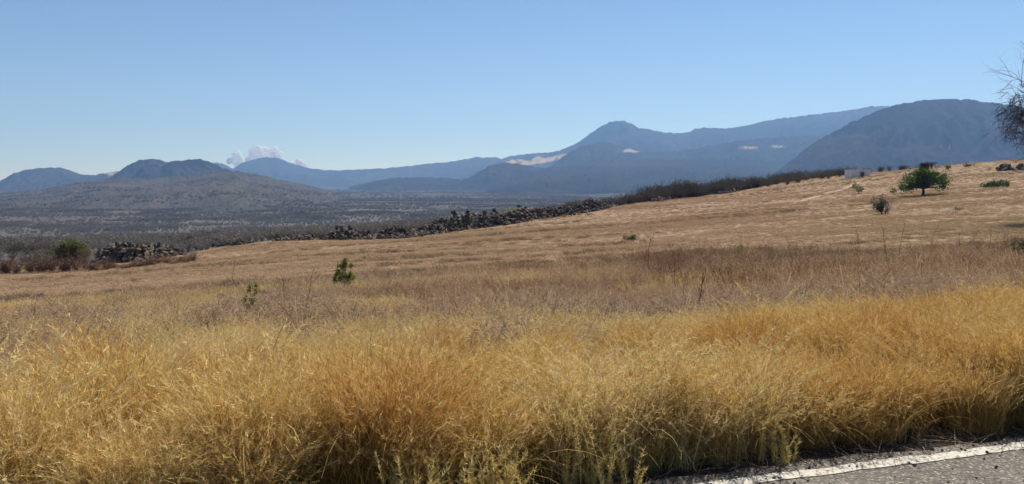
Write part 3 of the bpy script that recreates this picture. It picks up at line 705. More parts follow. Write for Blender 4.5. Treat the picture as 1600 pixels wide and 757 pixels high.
r = np.random.default_rng(40)
n = 900; x, y = cover_points(n, 9, 44, r, 38, 1.2); cd = fbm(x * .2, y * .2, 99, 3)
keep = (road_t(x, y) > T_LINE + 4) & (cd > .05); x, y = x[keep], y[keep]; n = len(x); h = r.uniform(.18, .42, n)
scatter('dark_weeds', [twiggy(740 + k, M_THICK, 16) for k in range(3)], np.c_[x, y, gz(x, y) - .02], r.uniform(0, 6.28, n), r.normal(0, .15, (n, 2)), np.c_[h * 1.3, h * 1.3, h], r.uniform(0, 1, n),
    'dark tangled dead twigs low among the brown weeds', 'weeds', r)

# --- pale thin grass among the weeds
r = np.random.default_rng(33)
n = 9000; x, y = cover_points(n, 7, 34, r, 40, 1.2)
t_ = road_t(x, y); gp = fbm(x * .22, y * .22, 75, 3) + .55 * sstep(0.0, -.5, x / y) - .12
keep = (t_ > T_LINE + 3) & (gp > .05); x, y = x[keep], y[keep]; n = len(x)
h = 0.38 + .1 * fbm(x * .4, y * .4, 76, 2) + r.normal(0, .06, n)
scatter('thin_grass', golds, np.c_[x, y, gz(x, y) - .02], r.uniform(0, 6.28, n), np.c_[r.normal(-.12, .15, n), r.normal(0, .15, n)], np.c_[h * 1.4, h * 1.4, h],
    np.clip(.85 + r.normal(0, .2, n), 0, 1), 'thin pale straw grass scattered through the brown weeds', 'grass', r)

# --- short dry grass of the field
r = np.random.default_rng(34)
n = 150000; x, y = cover_points(n, 24, 250, r, 37, 1.15)
_, dd = terrain(x, y); gp = fbm(x * .05 + y * .02, y * .16, 81, 4, .6)
keep = (dd < 4) & (r.uniform(0, 1, n) < .6 + .6 * (gp > .0))
x, y, gp = x[keep], y[keep], gp[keep]; n = len(x)
h = np.clip(.10 + .2 * np.maximum(gp, 0) + r.normal(0, .03, n), .04, .5)
scatter('field_grass', shorts, np.c_[x, y, gz(x, y) - .01], r.uniform(0, 6.28, n), r.normal(0, .1, (n, 2)), np.c_[.55 + h, .55 + h, h],
    np.clip(.1 + .5 * fbm(x * .025, y * .025, 82, 3) + .6 * sstep(0.3, .5, x / y), 0, 1), 'short dry tan grass covering the sloping field', 'grass', r)

# --- leafless scrub over the valley and the near hill
r = np.random.default_rng(35)
n = 120000; x, y = cover_points(n, 85, 2300, r, 36, 1.1)
_, dd = terrain(x, y); cl = fbm(x / 60, y / 60, 91, 4, .6)
keep = (dd > 8) & (r.uniform(0, 1, n) < .55 + cl * 1.2); x, y, cl, dd = x[keep], y[keep], cl[keep], dd[keep]
z = gz(x, y)
k = r.integers(0, HX.shape[0] - 1, 26000), r.integers(0, 91, 26000)
u, v = r.uniform(0, 1, 26000), r.uniform(0, 1, 26000)
def bl(Aq): return (Aq[k[0], k[1]] * (1 - u) + Aq[k[0] + 1, k[1]] * u) * (1 - v) + (Aq[k[0], k[1] + 1] * (1 - u) + Aq[k[0] + 1, k[1] + 1] * u) * v
x2, y2, z2 = bl(HX), bl(HY), bl(HZg); cl2 = fbm(x2 / 60, y2 / 60, 92, 4, .6); kp = (r.uniform(0, 1, 26000) < .22 + cl2 * 1.3) & (z2 > -46)
X = np.r_[x, x2[kp]]; Y = np.r_[y, y2[kp]]; Z = np.r_[z, z2[kp]]; C = np.r_[cl, cl2[kp]]; DD = np.r_[dd, 500 + 0 * x2[kp]]; n = len(X)
h = (1.5 + 1.3 * sstep(20, 250, DD)) * r.uniform(.6, 1.3, n) * (1 + .5 * C)
scatter('scrubland', scrubs, np.c_[X, Y, Z - .05], r.uniform(0, 6.28, n), r.normal(0, .06, (n, 2)), np.c_[h * 1.3, h * 1.3, h],
    np.clip(.05 + 1.0 * C * (C > .2) + r.normal(0, .1, n), 0, 1), 'grey leafless scrub covering the valley and the low hill', 'scrub', r)

# --- dry woodland on the far plain
r = np.random.default_rng(38); n = 26000; x, y = cover_points(n, 1900, 5200, r, 36, 1.0); kp = fbm(x / 160, y / 160, 95, 4, .6) > -.25; x, y = x[kp], y[kp]; n = len(x)
h = r.uniform(2.5, 5.5, n); z_, _ = terrain(x, y)
scatter('far_woodland', scrubs, np.c_[x, y, gz(x, y) - .1], r.uniform(0, 6.28, n), r.normal(0, .04, (n, 2)), np.c_[h * 1.7, h * 1.7, h], np.clip(.4 + fbm(x / 200, y / 200, 96, 3) + r.normal(0, .2, n), 0, 1),
    'leafless woodland covering the far plain below the mountains', 'woodland', r)

# --- darker tufts along the old furrows of the field
r = np.random.default_rng(39); n = 26000; x, y = cover_points(n, 30, 230, r, 37, 1.15); _, dd = terrain(x, y)
rows = vnoise(x * .03, (y - .25 * x) * .22, 97) + .5 * vnoise(x * .12, (y - .25 * x) * .5, 98); kp = (dd < 2) & (rows > .42); x, y, rows = x[kp], y[kp], rows[kp]; n = len(x)
h = np.clip(.20 + .3 * (rows - .42) + r.normal(0, .07, n), .08, .55)
scatter('field_tufts', [short_tuft(260 + k, M_TUFT) for k in range(4)], np.c_[x, y, gz(x, y) - .01], r.uniform(0, 6.28, n), r.normal(0, .1, (n, 2)), np.c_[.5 + h, .5 + h, h], r.uniform(0, 1, n),
    'darker brown grass tufts in broken rows on the field', 'grass', r)

# --- straw and grit on the road shoulder
r = np.random.default_rng(36)
def straw(seed):
    q = np.random.default_rng(seed); mb = MB(); n = 5
    ribbons(mb, q, np.c_[q.normal(0, .08, (n, 2)), np.full(n, .012)], q.uniform(0, 6.28, n), q.uniform(1.3, 1.5, n), q.uniform(1.5, 1.7, n), q.uniform(.1, .3, n), q.uniform(.003, .005, n), 3)
    return mb.mesh('straw', M_BROWN)
n = 900; s_ = r.uniform(-6, 12, n); t_ = T_LINE + .12 + np.abs(r.normal(.25, .3, n)); x, y = road_xy(s_, t_)
scatter('fallen_straw', [straw(300 + k) for k in range(4)], np.c_[x, y, np.maximum(gz(x, y), -.02) + .0], r.uniform(0, 6.28, n), r.normal(0, .06, (n, 2)), r.uniform(.6, 1.2, n), r.uniform(0, 1, n),
    'dry straw fallen on the dark road shoulder', 'straw', r)

# ---------------------------------------------------------------- rocks
MROCK = rock_mat()
def rock_mesh(seed, pts=13):
    q = np.random.default_rng(seed); bm = bmesh.new()
    P = q.normal(size=(pts, 3)); P /= np.linalg.norm(P, axis=1)[:, None]; P *= q.uniform(.75, 1.1, (pts, 1)); P *= np.array([.5, .42, .36])
    for p in P: bm.verts.new(p)
    res = bmesh.ops.convex_hull(bm, input=bm.verts)
    bmesh.ops.delete(bm, geom=[v for v in bm.verts if not v.link_faces], context='VERTS')
    me = bpy.data.meshes.new('stone'); bm.to_mesh(me); bm.free(); me.materials.append(MROCK); return me
ROCKS = [rock_mesh(400 + k) for k in range(12)]
RV = [(np.array([v.co[:] for v in me.vertices]), [tuple(p.vertices) for p in me.polygons]) for me in ROCKS]

def rot_xyz(a, b, c):
    ca, sa, cb, sb, cc, sc_ = math.cos(a), math.sin(a), math.cos(b), math.sin(b), math.cos(c), math.sin(c)
    return np.array([[cb * cc, sa * sb * cc - ca * sc_, ca * sb * cc + sa * sc_], [cb * sc_, sa * sb * sc_ + ca * cc, ca * sb * sc_ - sa * cc], [-sb, sa * cb, ca * cb]])

def stone_heap(name, label, cat, path, npart, nfill, wid, seed, lean=0.0, size=(.35, 1.0), group=None):
    """path: photo column,row of the foot and heap height in photo pixels"""
    q = np.random.default_rng(seed)
    W = [hit(a, b) for a, b, c in path]; pts = np.array([w_[0] for w_ in W]); hts = np.array([c * w_[1] for (a, b, c), w_ in zip(path, W)])
    seg = np.r_[0, np.cumsum(np.linalg.norm(np.diff(pts[:, :2], axis=0), axis=1))]
    root = empty(name, pts[0]); tag(root, label, cat, group)
    allr = []
    for k in range(npart + nfill):
        s = q.uniform(0, seg[-1]); p = np.array([np.interp(s, seg, pts[:, 0]), np.interp(s, seg, pts[:, 1])]); H = np.interp(s, seg, hts)
        H *= .65 + .55 * float(vnoise(s / 4.0, 0., seed)) * .8 + .1
        i = min(np.searchsorted(seg, s, side='right'), len(seg) - 1); d = pts[i, :2] - pts[i - 1, :2]; d /= np.linalg.norm(d); nr_ = np.array([-d[1], d[0]])
        if nr_[1] < 0: nr_ = -nr_
        c = q.uniform(-1, 1); off = c * wid * .5 + wid * .45
        xy = p + nr_ * off; sz = q.uniform(*size) * (1.25 if q.uniform() < .12 else 1)
        zz = q.uniform(0, 1) ** .8 * H * (1 - abs(c) ** 1.6)
        allr.append((xy[0], xy[1], float(gz(*xy)) + max(zz - sz * .1, sz * .1), sz))
    # foremost ones as single stones
    order = sorted(range(len(allr)), key=lambda k: -(allr[k][3] * (1.2 if allr[k][2] else 1)))
    part = set(order[:npart]); mb = MB()
    for k, (a, b, c, sz) in enumerate(allr):
        e = (q.uniform(0, 6.28), q.uniform(-.5, .5), q.uniform(0, 6.28)); v = q.integers(0, len(ROCKS)); sv = np.array([1, 1, q.uniform(.7, 1.1)]) * sz
        if k in part:
            o = link('stone', ROCKS[v], root); o.location = np.array([a, b, c]) - pts[0]; o.rotation_euler = e; o.scale = sv
        else:
            R_ = rot_xyz(*e); mb.add((RV[v][0] * sv) @ R_.T + np.array([a, b, c]) - pts[0], RV[v][1], 0)
    if nfill:
        o = link('rubble', mb.mesh('rubble', MROCK), root); o['kind'] = 'stuff'
    return root

stone_heap('stone_wall', 'long tumbled wall of dark volcanic stones crossing the far edge of the tan field', 'stone wall',
    [(462, 377, 12), (500, 375, 21), (540, 376, 24), (580, 374, 18), (620, 374, 14), (645, 371, 30), (690, 366, 28), (720, 361, 32), (750, 357, 28), (800, 351, 22), (850, 342, 21), (900, 336, 19), (945, 328, 22), (965, 323, 10)], 295, 1500, 5.0, 501, size=(.4, 1.15))
stone_heap('rock_pile', 'jagged heap of grey and black rocks behind brown brush at the left', 'rock pile',
    [(145, 412, 34), (175, 412, 54), (205, 410, 60), (235, 406, 52), (262, 402, 36), (290, 398, 18)], 230, 420, 4.5, 502, size=(.4, 1.2))
stone_heap('stone_wall', 'low grey stone row trailing right from the left rock heap towards the field', 'stone wall',
    [(275, 388, 11), (305, 387, 13), (335, 386, 12), (360, 384, 9), (378, 383, 5)], 70, 120, 2.2, 503, size=(.35, .9))
stone_heap('rock_pile', 'dark rock mound on the crest at the right edge of the field', 'rock pile',
    [(1560, 268, 6), (1580, 267, 12), (1600, 267, 16), (1640, 268, 14)], 50, 80, 4.0, 504, size=(.6, 1.6))
stone_heap('stone_wall', 'short dark stone row below the thicket right of the long wall', 'stone wall',
    [(1030, 316, 7), (1060, 311, 8), (1100, 306, 8), (1135, 303, 7), (1160, 299, 4)], 70, 120, 2.5, 505, size=(.5, 1.2))

r = np.random.default_rng(41); n = 2600; s_ = r.uniform(-4, 9, n); t_ = T_LINE + np.where(r.uniform(0, 1, n) < .7, r.normal(.22, .12, n), r.normal(-.3, .4, n)); x, y = road_xy(s_, t_)
sz = .008 + .022 * r.uniform(0, 1, n) ** 3; zz = np.where(t_ < T_LINE + .12, .002, np.maximum(gz(x, y), -.03))
scatter('gravel', ROCKS[:6], np.c_[x, y, zz + sz * .2], r.uniform(0, 6.28, n), r.normal(0, .2, (n, 2)), sz, r.uniform(0, 1, n), 'small loose stones along the crumbling road edge', 'gravel', r)

# ---------------------------------------------------------------- shrubs and trees
def plant(name, label, cat, px, py, blobs, nleaf, leafpx, mleaf, mbark, seed, trunk=(6, 1.3), limbs=26, group=None, Y=None, gapn=0.25, twig=0, lean=0.0, stems=1, crown='crown'):
    """blobs: (dx, up, rx, rup) of the crown in photo pixels from the foot; trunk: (fork height, radius) in photo pixels"""
    q = np.random.default_rng(seed); P0, s = hit(px, py) if Y is None else at_y(px, Y)
    root = empty(name, P0); tag(root, label, cat, group); tb = MB(); lb = MB()
    B = np.array(blobs, dtype=float) * s; fork = np.array([lean * s, 0, trunk[0] * s]); R = trunk[1] * s
    wts = B[:, 2] ** 2 * B[:, 3]; wts /= wts.sum(); cent = []
    for k in range(limbs):
        b = B[q.choice(len(B), p=wts)]; d = q.normal(size=3); d /= np.linalg.norm(d); d *= q.uniform(.55, 1.0)
        cent.append(np.array([b[0] + d[0] * b[2], d[1] * b[2], max(b[1] + d[2] * b[3], .05)]))
    cent = np.array(cent)
    for j in range(stems):
        f = fork + (np.array([q.normal(0, 2 * R), q.normal(0, 2 * R), 0]) if stems > 1 else 0)
        mid = f * .5 + np.array([q.normal(0, .4 * R), q.normal(0, .4 * R), 0])
        tube(tb, [np.array([0, 0, -.08]) + (np.array([q.normal(0, R), q.normal(0, R), 0]) if stems > 1 else 0), mid, f], [R * 1.35, R, R * .85], 7)
    for c in cent:
        m1 = fork * .6 + c * .4 + np.array([0, 0, np.linalg.norm(c - fork) * .08]) + q.normal(0, R * .8, 3)
        tube(tb, [fork, m1, fork * .2 + c * .8 + q.normal(0, R * .5, 3), c], [R * .6, R * .4, R * .22, R * .1], 4)
        for t in range(twig):
            d = q.normal(size=3) * .5 + (c - fork) / (np.linalg.norm(c - fork) + 1e-6); d[2] += .25
            st = fork * .3 + c * .7 if t % 2 else c
            e = st + d * B[:, 2].mean() * .45; tube(tb, [st, (st + e) / 2 + q.normal(0, R * .5, 3), e], [R * .2, R * .13, R * .05], 3)
    link('trunk', tb.mesh('trunk', mbark, True), root)
    if nleaf:
        k = q.integers(0, len(cent), nleaf); sg = np.sqrt(B[:, 2] * B[:, 3]).mean() * gapn
        c = cent[k] + q.normal(0, 1, (nleaf, 3)) * sg * q.uniform(.6, 1.3, len(cent))[k][:, None]; c[:, 2] = np.maximum(c[:, 2], .03)
        bv = np.clip(q.uniform(0, 1, len(cent))[k] * .6 + q.uniform(0, .5, nleaf), 0, 1)
        leaves(lb, q, c, leafpx * s, bv); link(crown, lb.mesh(crown, mleaf), root)
    return root

plant('green_tree', 'spreading dark green tree standing alone on the right of the field', 'tree', 1442, 306,
    [(-2, 27, 28, 12), (14, 24, 24, 11), (-24, 18, 18, 10), (-36, 11, 10, 8), (30, 17, 12, 8), (0, 36, 14, 6), (-40, 18, 8, 4)], 6500, 2.4, M_GREEN, D_BARK, 601, (11, 2.0), 64, gapn=.3)
plant('sparse_shrub', 'round grey-green shrub with a bare twiggy right side on the field', 'shrub', 1378, 335,
    [(-4, 19, 11, 12), (0, 8, 7, 7), (-8, 12, 8, 8)], 1300, 1.9, M_GREYG, D_BARK, 602, (3, 1.0), 40, twig=2, stems=2, gapn=.3)
mbq = MB(); qr = np.random.default_rng(603); P0, s = hit(1386, 335)
for k in range(9):
    grow(mbq, qr, (qr.normal(0, .15), qr.normal(0, .2), 0), (qr.uniform(.1, .9), qr.normal(0, .4), 1), 15 * s, .025, 2, (3, 4), .55, .1, .55)
tag(link('leafless_shrub', mbq.mesh('leafless_shrub', G_BARK), None, P0), 'pale leafless twigs growing against the right of the round grey-green shrub', 'shrub')
plant('dry_shrub', 'straw-coloured leaning shrub with dead wood below the white hut', 'shrub', 1341, 303,
    [(-5, 12, 9, 5), (2, 7, 7, 5), (6, 3, 4, 3)], 500, 1.8, M_OLIVE, P_BARK, 604, (3, .8), 26, twig=2, gapn=.3)
plant('low_bush', 'low spreading green bush near the right edge of the field', 'bush', 1558, 293,
    [(-14, 4, 12, 3), (4, 6, 14, 4), (20, 4, 8, 3), (-24, 2, 6, 2)], 1500, 2.0, M_GREEN, D_BARK, 605, (2, .7), 40, gapn=.4)
plant('small_bush', 'small green bush on the crest right of the dark-roofed hut', 'bush', 1482, 266, [(0, 4, 4, 3.5)], 250, 1.6, M_GREEN, D_BARK, 606, (1.5, .5), 12)
plant('small_bush', 'low dark green bush far right on the field crest', 'bush', 1512, 261, [(0, 2.4, 7, 2), (8, 2.2, 5, 1.5)], 260, 1.6, M_OLIVE, D_BARK, 607, (1, .5), 14)
plant('small_bush', 'small compact olive bush alone in the middle of the field', 'bush', 985, 376, [(-6, 4, 6, 4), (6, 4.5, 6, 4)], 700, 1.8, M_OLIVE, D_BARK, 608, (2, .5), 26, gapn=.4)
plant('round_tree', 'rounded olive-green tree behind the rock heap at the left', 'tree', 112, 398,
    [(-8, 18, 16, 13), (8, 24, 16, 12), (-2, 28, 14, 8), (14, 16, 12, 8), (-16, 10, 8, 8)], 7500, 2.8, M_OLIVE, D_BARK, 609, (9, 1.6), 70, gapn=.34, Y=92)
plant('dark_bush', 'small dark green bush left of the round olive tree', 'bush', 64, 390, [(-8, 5, 8, 4), (6, 6, 8, 3.5)], 700, 2.0, M_GREEN, D_BARK, 610, (2, .6), 24, Y=110, gapn=.4)
plant('lime_bush', 'bright lime-green bush behind the long stone wall', 'bush', 795, 338, [(-12, 6, 14, 5), (6, 11, 12, 7)], 1500, 2.2, M_LIME, D_BARK, 611, (3, .6), 40, Y=148, gapn=.4)
plant('lime_bush', 'faint green bush behind the left part of the long stone wall', 'bush', 600, 360, [(-2, 5, 9, 4), (8, 4, 6, 3)], 500, 2.0, M_LIME, D_BARK, 612, (2, .5), 22, Y=150, gapn=.4)
plant('lime_bush', 'dull green bush behind the middle of the wall', 'bush', 688, 348, [(0, 6, 9, 5), (8, 5, 6, 4)], 500, 2.0, M_OLIVE, D_BARK, 613, (2, .5), 22, Y=150, gapn=.4)
plant('sapling', 'upright bright green sapling in the middle of the weeds', 'sapling', 541, 462,
    [(3, 64, 4.5, 12), (3, 50, 7, 10), (-7, 42, 8, 10), (-10, 28, 15, 11), (3, 26, 12, 11)], 2600, 3.3, M_LIME, G_BARK, 614, (10, .8), 34, gapn=.22, twig=1)
plant('sapling', 'yellow-green sapling with a bare twig top in the pale grass', 'sapling', 392, 516,
    [(2, 62, 9, 12), (-4, 44, 11, 12), (-6, 26, 9, 9), (8, 68, 9, 8), (4, 36, 10, 8)], 1200, 3.6, M_LIME, P_BARK, 615, (12, .8), 36, gapn=.2, twig=2)
plant('bush', 'dark green bush at the right edge beside the weeds', 'bush', 1600, 408, [(-6, 22, 14, 10), (4, 12, 16, 10), (12, 26, 16, 12)], 900, 4.0, M_OLIVE, D_BARK, 616, (4, .8), 40, gapn=.26, twig=1)
plant('young_weed', 'yellowish green herb above the weeds right of centre', 'weed', 1158, 405, [(0, 14, 12, 7), (-8, 8, 8, 6)], 300, 4.0, M_LIME, G_BARK, 617, (4, .6), 24, gapn=.3)
plant('small_bush', 'tiny green sprout on the field behind the upright sapling', 'bush', 571, 406, [(0, 2.5, 2.5, 2), (-5, 2, 1.5, 1.2)], 80, 1.6, M_GREEN, D_BARK, 618, (1, .3), 8)
plant('small_bush', 'small grey tuft on the field right of the dark green tree', 'bush', 1500, 330, [(-4, 4, 4, 3), (4, 5, 4, 2)], 160, 1.6, M_OLIVE, G_BARK, 619, (1.5, .4), 14)

# bare tree reaching in from the right
mbq = MB(); qr = np.random.default_rng(620); P0, s = at_y(1752, 62)
H = 345 * s
tube(mbq, [(0, 0, -.2), (-.15, .1, H * .18), (-.3, .1, H * .36)], [.34, .27, .22], 8); root = empty('bare_tree', P0)
tag(root, 'bare grey tree whose branches hang in at the right edge', 'tree'); link('trunk', mbq.mesh('trunk', G_BARK, True), root)
mbq = MB()
for k in range(15):
    a = qr.uniform(0, 6.28) if k > 8 else math.pi + qr.normal(0, .5); f = qr.uniform(.2, .36)
    grow(mbq, qr, (-.3 * f / .36, .1, H * f), (math.cos(a) * 1.0, math.sin(a) * .8, qr.uniform(.2, 1.3)), H * qr.uniform(.26, .4), .085, 4, (3, 4), .55, .02, .62, 5, None, .4)
link('crown', mbq.mesh('crown', G_BARK), root)
mbq = MB(); tw_ = np.random.default_rng(622)
# dense hanging twig mass low on the crown
for k in range(420):
    c = np.array([-150 * s + tw_.normal(0, 13 * s), tw_.normal(0, 1.2), (160 + tw_.normal(0, 20)) * s])
    grow(mbq, tw_, c, (tw_.normal(-.3, .6), tw_.normal(0, .6), tw_.normal(-.3, .6)), 16 * s, .02, 1, (4, 6), .7, -.2, .7, 3)
link('twigs', mbq.mesh('twigs', D_BARK), root)

# pale bare tree behind the left rock heap
mbq = MB(); qr = np.random.default_rng(621); P0, s = at_y(182, 96)
for k in range(7): grow(mbq, qr, (qr.normal(0, .1), qr.normal(0, .1), 0), (qr.normal(0, .5), qr.normal(0, .5), 1), 15 * s, .07, 3, (3, 4), .5, .25, .66)
tag(link('bare_tree', mbq.mesh('bare_tree', barkmat('pale_grey_bark', (.2, .16, .12), (.36, .3, .24))), None, P0), 'pale leafless tree behind the left rock heap', 'tree')

# dry rusty brush in front of the left rock heap
RUST = [twiggy(700 + k, M_RUST) for k in range(4)]; DARK = [twiggy(710 + k, M_DGREY) for k in range(4)]
def shrubs(name, meshes, spots, label, cat, group, seed):
    q = np.random.default_rng(seed)
    for i, (px, py, wpx, hpx) in enumerate(spots):
        P0, s = hit(px, py); o = link(name, meshes[q.integers(0, len(meshes))], None, P0)
        o.scale = (wpx * s * .55, wpx * s * .55, hpx * s); o.rotation_euler = (0, 0, q.uniform(0, 6.28)); tag(o, label, cat, group)
q = np.random.default_rng(630)
sp = [(px + q.normal(0, 4), 430 - px * .045 - q.uniform(0, 4), q.uniform(34, 64), q.uniform(10, 34)) for px in np.linspace(-10, 145, 14)]
shrubs('brush_shrub', RUST, sp, 'rust-brown leafless shrub in the brush strip left of the rock heap', 'shrub', 'rusty shrubs left of the rock heap', 631)
sp = [(px + q.normal(0, 4), 424 - (px - 150) * .09 - q.uniform(0, 3), q.uniform(30, 60), q.uniform(7, 16)) for px in np.linspace(150, 306, 15)]
shrubs('brush_shrub', RUST, sp, 'low rust-brown brush lying at the foot of the left rock heap', 'shrub', 'rusty brush below the rock heap', 632)
sp = [(px + q.normal(0, 5), 405 - q.uniform(0, 6), q.uniform(34, 56), q.uniform(20, 30)) for px in np.linspace(-10, 100, 9)]
shrubs('leafless_shrub', DARK, sp, 'grey leafless shrub at the far left behind the rusty brush', 'shrub', 'grey shrubs behind the rusty brush', 633)
# thicket on the far edge right of the wall
sp = []
for px in np.linspace(965, 1330, 64):
    b = np.interp(px, [960, 1000, 1060, 1160, 1250, 1330], [322, 314, 306, 297, 286, 274]); sp.append((px + q.normal(0, 3), b - q.uniform(0, 5), q.uniform(18, 34), q.uniform(9, 20) * (1 if px < 1180 else .75)))
shrubs('thicket_shrub', DARK, sp, 'dark leafless shrub in the thicket along the far field edge', 'shrub', 'dark thicket right of the stone wall', 634)
sp = [(px + q.normal(0, 6), np.interp(px, [480, 640, 960], [374, 366, 321]) - q.uniform(-1, 5), q.uniform(12, 24), q.uniform(8, 15)) for px in np.linspace(480, 960, 38)]
shrubs('leafless_shrub', DARK, sp, 'dark leafless shrub growing along the long stone wall', 'shrub', 'dark shrubs along the stone wall', 635)
sp = [(px + q.normal(0, 5), np.interp(px, [1340, 1460], [268, 261]) - q.uniform(0, 2), q.uniform(14, 24), q.uniform(6, 11)) for px in np.linspace(1345, 1450, 10)]
shrubs('leafless_shrub', DARK, sp, 'grey shrub on the crest between the two huts', 'shrub', 'shrubs between the huts', 636)

qt = np.random.default_rng(650); n = 2200; pxx = qt.uniform(955, 1345, n); Yb = np.interp(pxx, EDGE_PX, EDGE_Y) + qt.uniform(0, 1, n) ** 1.3 * 75 + 1
x = (pxx - CX) / F * Yb; kd = fbm(x / 14, Yb / 14, 93, 3) > -.2; x, Yb = x[kd], Yb[kd]; n = len(x); h = qt.uniform(1.1, 3.1, n) * np.clip(.95 + .9 * fbm(x / 16, Yb / 16, 94, 3), .4, 1.6)
scatter('thicket', [twiggy(730 + k, M_THICK, 22) for k in range(4)], np.c_[x, Yb, gz(x, Yb) - .05], qt.uniform(0, 6.28, n), qt.normal(0, .08, (n, 2)), np.c_[h, h, h], qt.uniform(0, 1, n),
    'dense grey-brown leafless thicket along the far right edge of the field', 'thicket', qt)

# grey dead heaps in the weeds
GREYB = [twiggy(720 + k, M_BROWN, 44) for k in range(3)]
for px, py, wd, hh, lab in [(612, 474, 60, 34, 'grey tangled dead bush right of the upright green sapling'), (1300, 476, 70, 36, 'dark tangled dead bush among the weeds at the right'),
                            (1200, 470, 90, 22, 'low grey tangle of dead stems right of the forked stalk'), (545, 466, 44, 24, 'grey twiggy growth round the foot of the green sapling')]:
    P0, s = hit(px, py); o = link('dead_bush', GREYB[q.integers(0, 3)], None, P0); o.scale = (wd * s * .55, wd * s * .55, hh * s); o.rotation_euler = (0, 0, q.uniform(0, 6)); tag(o, lab, 'dead bush', 'dead bushes among the weeds')

# tall dead stalks
def stalk(px, py, hpx, lean, label, seed, mat=None, rad=.009, depth=2, sp_=.35, Y=None):
    q = np.random.default_rng(seed); P0, s = hit(px, py) if Y is None else at_y(px, Y); mb = MB(); h = hpx * s
    pts = [np.array([0, 0, -.03])]; d = np.array([lean, q.normal(0, .1), 1.0]); d /= np.linalg.norm(d)
    for k in range(6): d = d + q.normal(0, .07, 3); d /= np.linalg.norm(d); pts.append(pts[-1] + d * h / 6)
    tube(mb, pts, np.linspace(rad, rad * .4, 7), 5)
    for k in range(2, 7):
        for j in range(2): 
            if q.uniform() < .75: grow(mb, q, pts[k], d + q.normal(0, .6, 3) + np.array([0, 0, .3]), h * q.uniform(.1, .28), rad * .5, depth - 1, (2, 3), .4, .2, .6, 3)
    tag(link('dead_stalk', mb.mesh('dead_stalk', mat or D_BARK), None, P0), label, 'weed stalk', 'dead stalks standing above the weeds')
stalk(1014, 446, 88, .03, 'tallest thin dead stalk left of the forked one', 801)
stalk(1082, 505, 66, .42, 'dark forked dead stalk leaning right above the golden grass', 802, rad=.013)
stalk(1075, 500, 48, -.1, 'thin dead stem beside the forked stalk', 803)
stalk(1058, 470, 70, -.03, 'brown upright stem left of the forked stalk', 804)
stalk(1404, 410, 74, .02, 'tallest dark stalk right of the round grey-green shrub', 805)
stalk(1386, 415, 56, .05, 'dark brown stalk just left of the tallest right-hand stalk', 806, rad=.014)
stalk(1345, 400, 48, -.02, 'thin reddish stalk below the round grey-green shrub', 807)
stalk(1450, 400, 48, .08, 'dark stalk right of the tallest right-hand stalk', 808)
stalk(1545, 402, 46, .05, 'dark upright stalk near the right edge bush', 809)
stalk(1500, 400, 36, -.08, 'short dark stalk between two taller ones at the right', 810)
stalk(474, 500, 74, .25, 'grey forked dead branch left of the green sapling', 811, G_BARK, .011)
stalk(446, 490, 55, -.08, 'thin dead stem right of the yellow-green sapling', 812, G_BARK)
stalk(362, 445, 34, .05, 'small dark dead stem on the left field edge', 813)
stalk(1355, 478, 56, .02, 'bleached upright stalk above the golden grass', 814, P_BARK, .011)
stalk(1369, 478, 52, -.03, 'second bleached stalk just right of the upright one', 815, P_BARK, .010)
stalk(1385, 490, 44, .35, 'bleached stalk bent right above the golden grass', 816, P_BARK, .010)
stalk(1440, 480, 42, .5, 'bleached straw leaning right near the golden grass top', 817, P_BARK, .009)
stalk(1300, 510, 50, .3, 'pale curved straw below the dark dead bush', 818, P_BARK, .008)

# yellow weed clumps at the very front
def yellow_weed(px, dt, hpx, label, seed, n=26, spread=.12, lean=0):
    Y = (T_LINE + dt) / (NN[0] * (px - CX) / F + NN[1])
    q = np.random.default_rng(seed); P0, s = at_y(px, Y); h = hpx * s; mb = MB()
    base = np.c_[q.normal(0, spread, n), q.normal(0, .06, n), np.zeros(n) - .02]
    P = ribbons(mb, q, base, q.uniform(0, 6.28, n), q.uniform(0, .25, n), q.uniform(.1, .9, n), h * q.uniform(.5, 1.1, n), q.uniform(.004, .006, n), 6, None)
    P[:, :, 0] += 0
    m1 = n * 110; k = q.integers(0, n, m1); j = q.integers(1, 6, m1); u = q.uniform(0, 1, (m1, 1)); b = P[k, j] * (1 - u) + P[k, j + 1] * u
    d = q.normal(0, .55, (m1, 3)) + np.array([lean, 0, .8]); d /= np.linalg.norm(d, axis=1)[:, None]
    tris(mb, q, b, d, q.uniform(.015, .04, m1), q.uniform(.003, .006, m1), q.uniform(0, 1, m1))
    tag(link('yellow_weed', mb.mesh('yellow_weed', M_YELLOW), None, P0), label, 'weed', 'yellow weeds at the road edge')
yellow_weed(672, .07, 128, 'yellow feathery weed clump at the bottom edge left of centre', 901)
yellow_weed(768, .08, 120, 'yellow feathery weed clump at the bottom edge in the centre', 902, 30, .16)
yellow_weed(905, .22, 165, 'tall yellow weed spray right of the bottom centre clumps', 903, 24, .09)
yellow_weed(950, .16, 90, 'low yellowish weed tuft at the foot of the tall spray', 904, 16, .1)
yellow_weed(1212, .24, 80, 'small yellow-green weed hanging over the road shoulder', 905, 12, .07, .4)
yellow_weed(1020, .42, 130, 'yellowish weed clump left of the white line end', 906, 20, .14, -.4)
yellow_weed(430, .05, 110, 'yellow straw clump at the bottom left', 907, 20, .15)

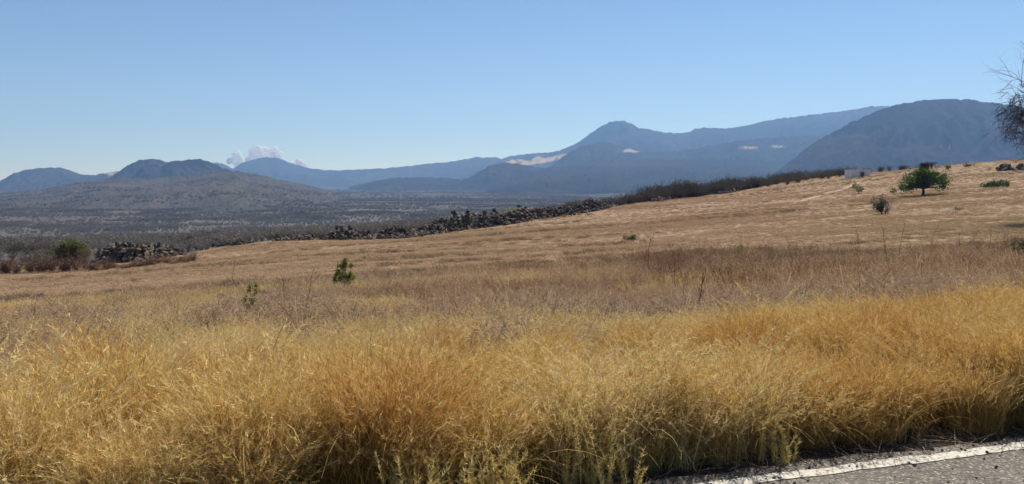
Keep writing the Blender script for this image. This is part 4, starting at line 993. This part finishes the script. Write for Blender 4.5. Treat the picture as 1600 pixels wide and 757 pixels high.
# ---------------------------------------------------------------- huts
def box(mb, x0, x1, y0, y1, z0, z1):
    V = [(x, y, z) for z in (z0, z1) for y in (y0, y1) for x in (x0, x1)]
    mb.add(V, [(0, 2, 3, 1), (4, 5, 7, 6), (0, 1, 5, 4), (2, 6, 7, 3), (0, 4, 6, 2), (1, 3, 7, 5)], 0)
m, n, o = newmat('whitewash'); f = noise(n, pos(n), 1.2, 5); bsdf(n, o, ramp(n, f, [(0.3, (0.62, 0.62, 0.61)), (0.7, (0.80, 0.79, 0.76))]), .9); M_WHITE = m
m, n, o = newmat('dark_opening'); bsdf(n, o, (0.03, 0.028, 0.026), .8); M_DK = m
m, n, o = newmat('old_roof_sheet'); f = noise(n, pos(n), 2, 4); bsdf(n, o, ramp(n, f, [(.3, (.10, .08, .07)), (.7, (.19, .165, .145))]), .8); M_RF = m
P0, s = hit(1345, 276); root = empty('white_hut', P0); tag(root, 'low whitewashed hut at the far edge of the field', 'hut'); W2 = 15 * s; H = 9.5 * s
def part(name, mat, parent, *boxes):
    b = MB()
    for bb in boxes: box(b, *bb)
    return link(name, b.mesh(name, mat), parent)
part('wall', M_WHITE, root, (-W2, W2, 0, 3.5, -.4, H)); part('roof', M_WHITE, root, (-W2 - .12, W2 + .12, -.12, 3.62, H, H + .14))
part('door', M_DK, root, (-.1, .75, -.04, .05, -.1, H * .7))
shrubs('leafless_shrub', DARK, [(1347, 278, 13, 11)], 'dark twiggy shrub standing in front of the white hut', 'shrub', None, 640)
P0, s = hit(1456, 264); root = empty('dark_hut', P0); tag(root, 'small dark open shelter with a white post on the field crest', 'hut'); W2 = 8 * s; H = 8 * s
part('roof', M_RF, root, (-W2, W2, -.3, 3.2, H, H + .22)); part('back_wall', M_DK, root, (-W2 + .1, W2 - .4, 2.6, 2.8, -.3, H))
part('white_post', M_WHITE, root, (W2 * .72, W2 * .98, -.1, .3, -.3, H)); part('post', M_DK, root, (-W2 * .95, -W2 * .8, -.1, .15, -.3, H)); part('post', M_DK, root, (-.1, .1, -.1, .12, -.3, H))
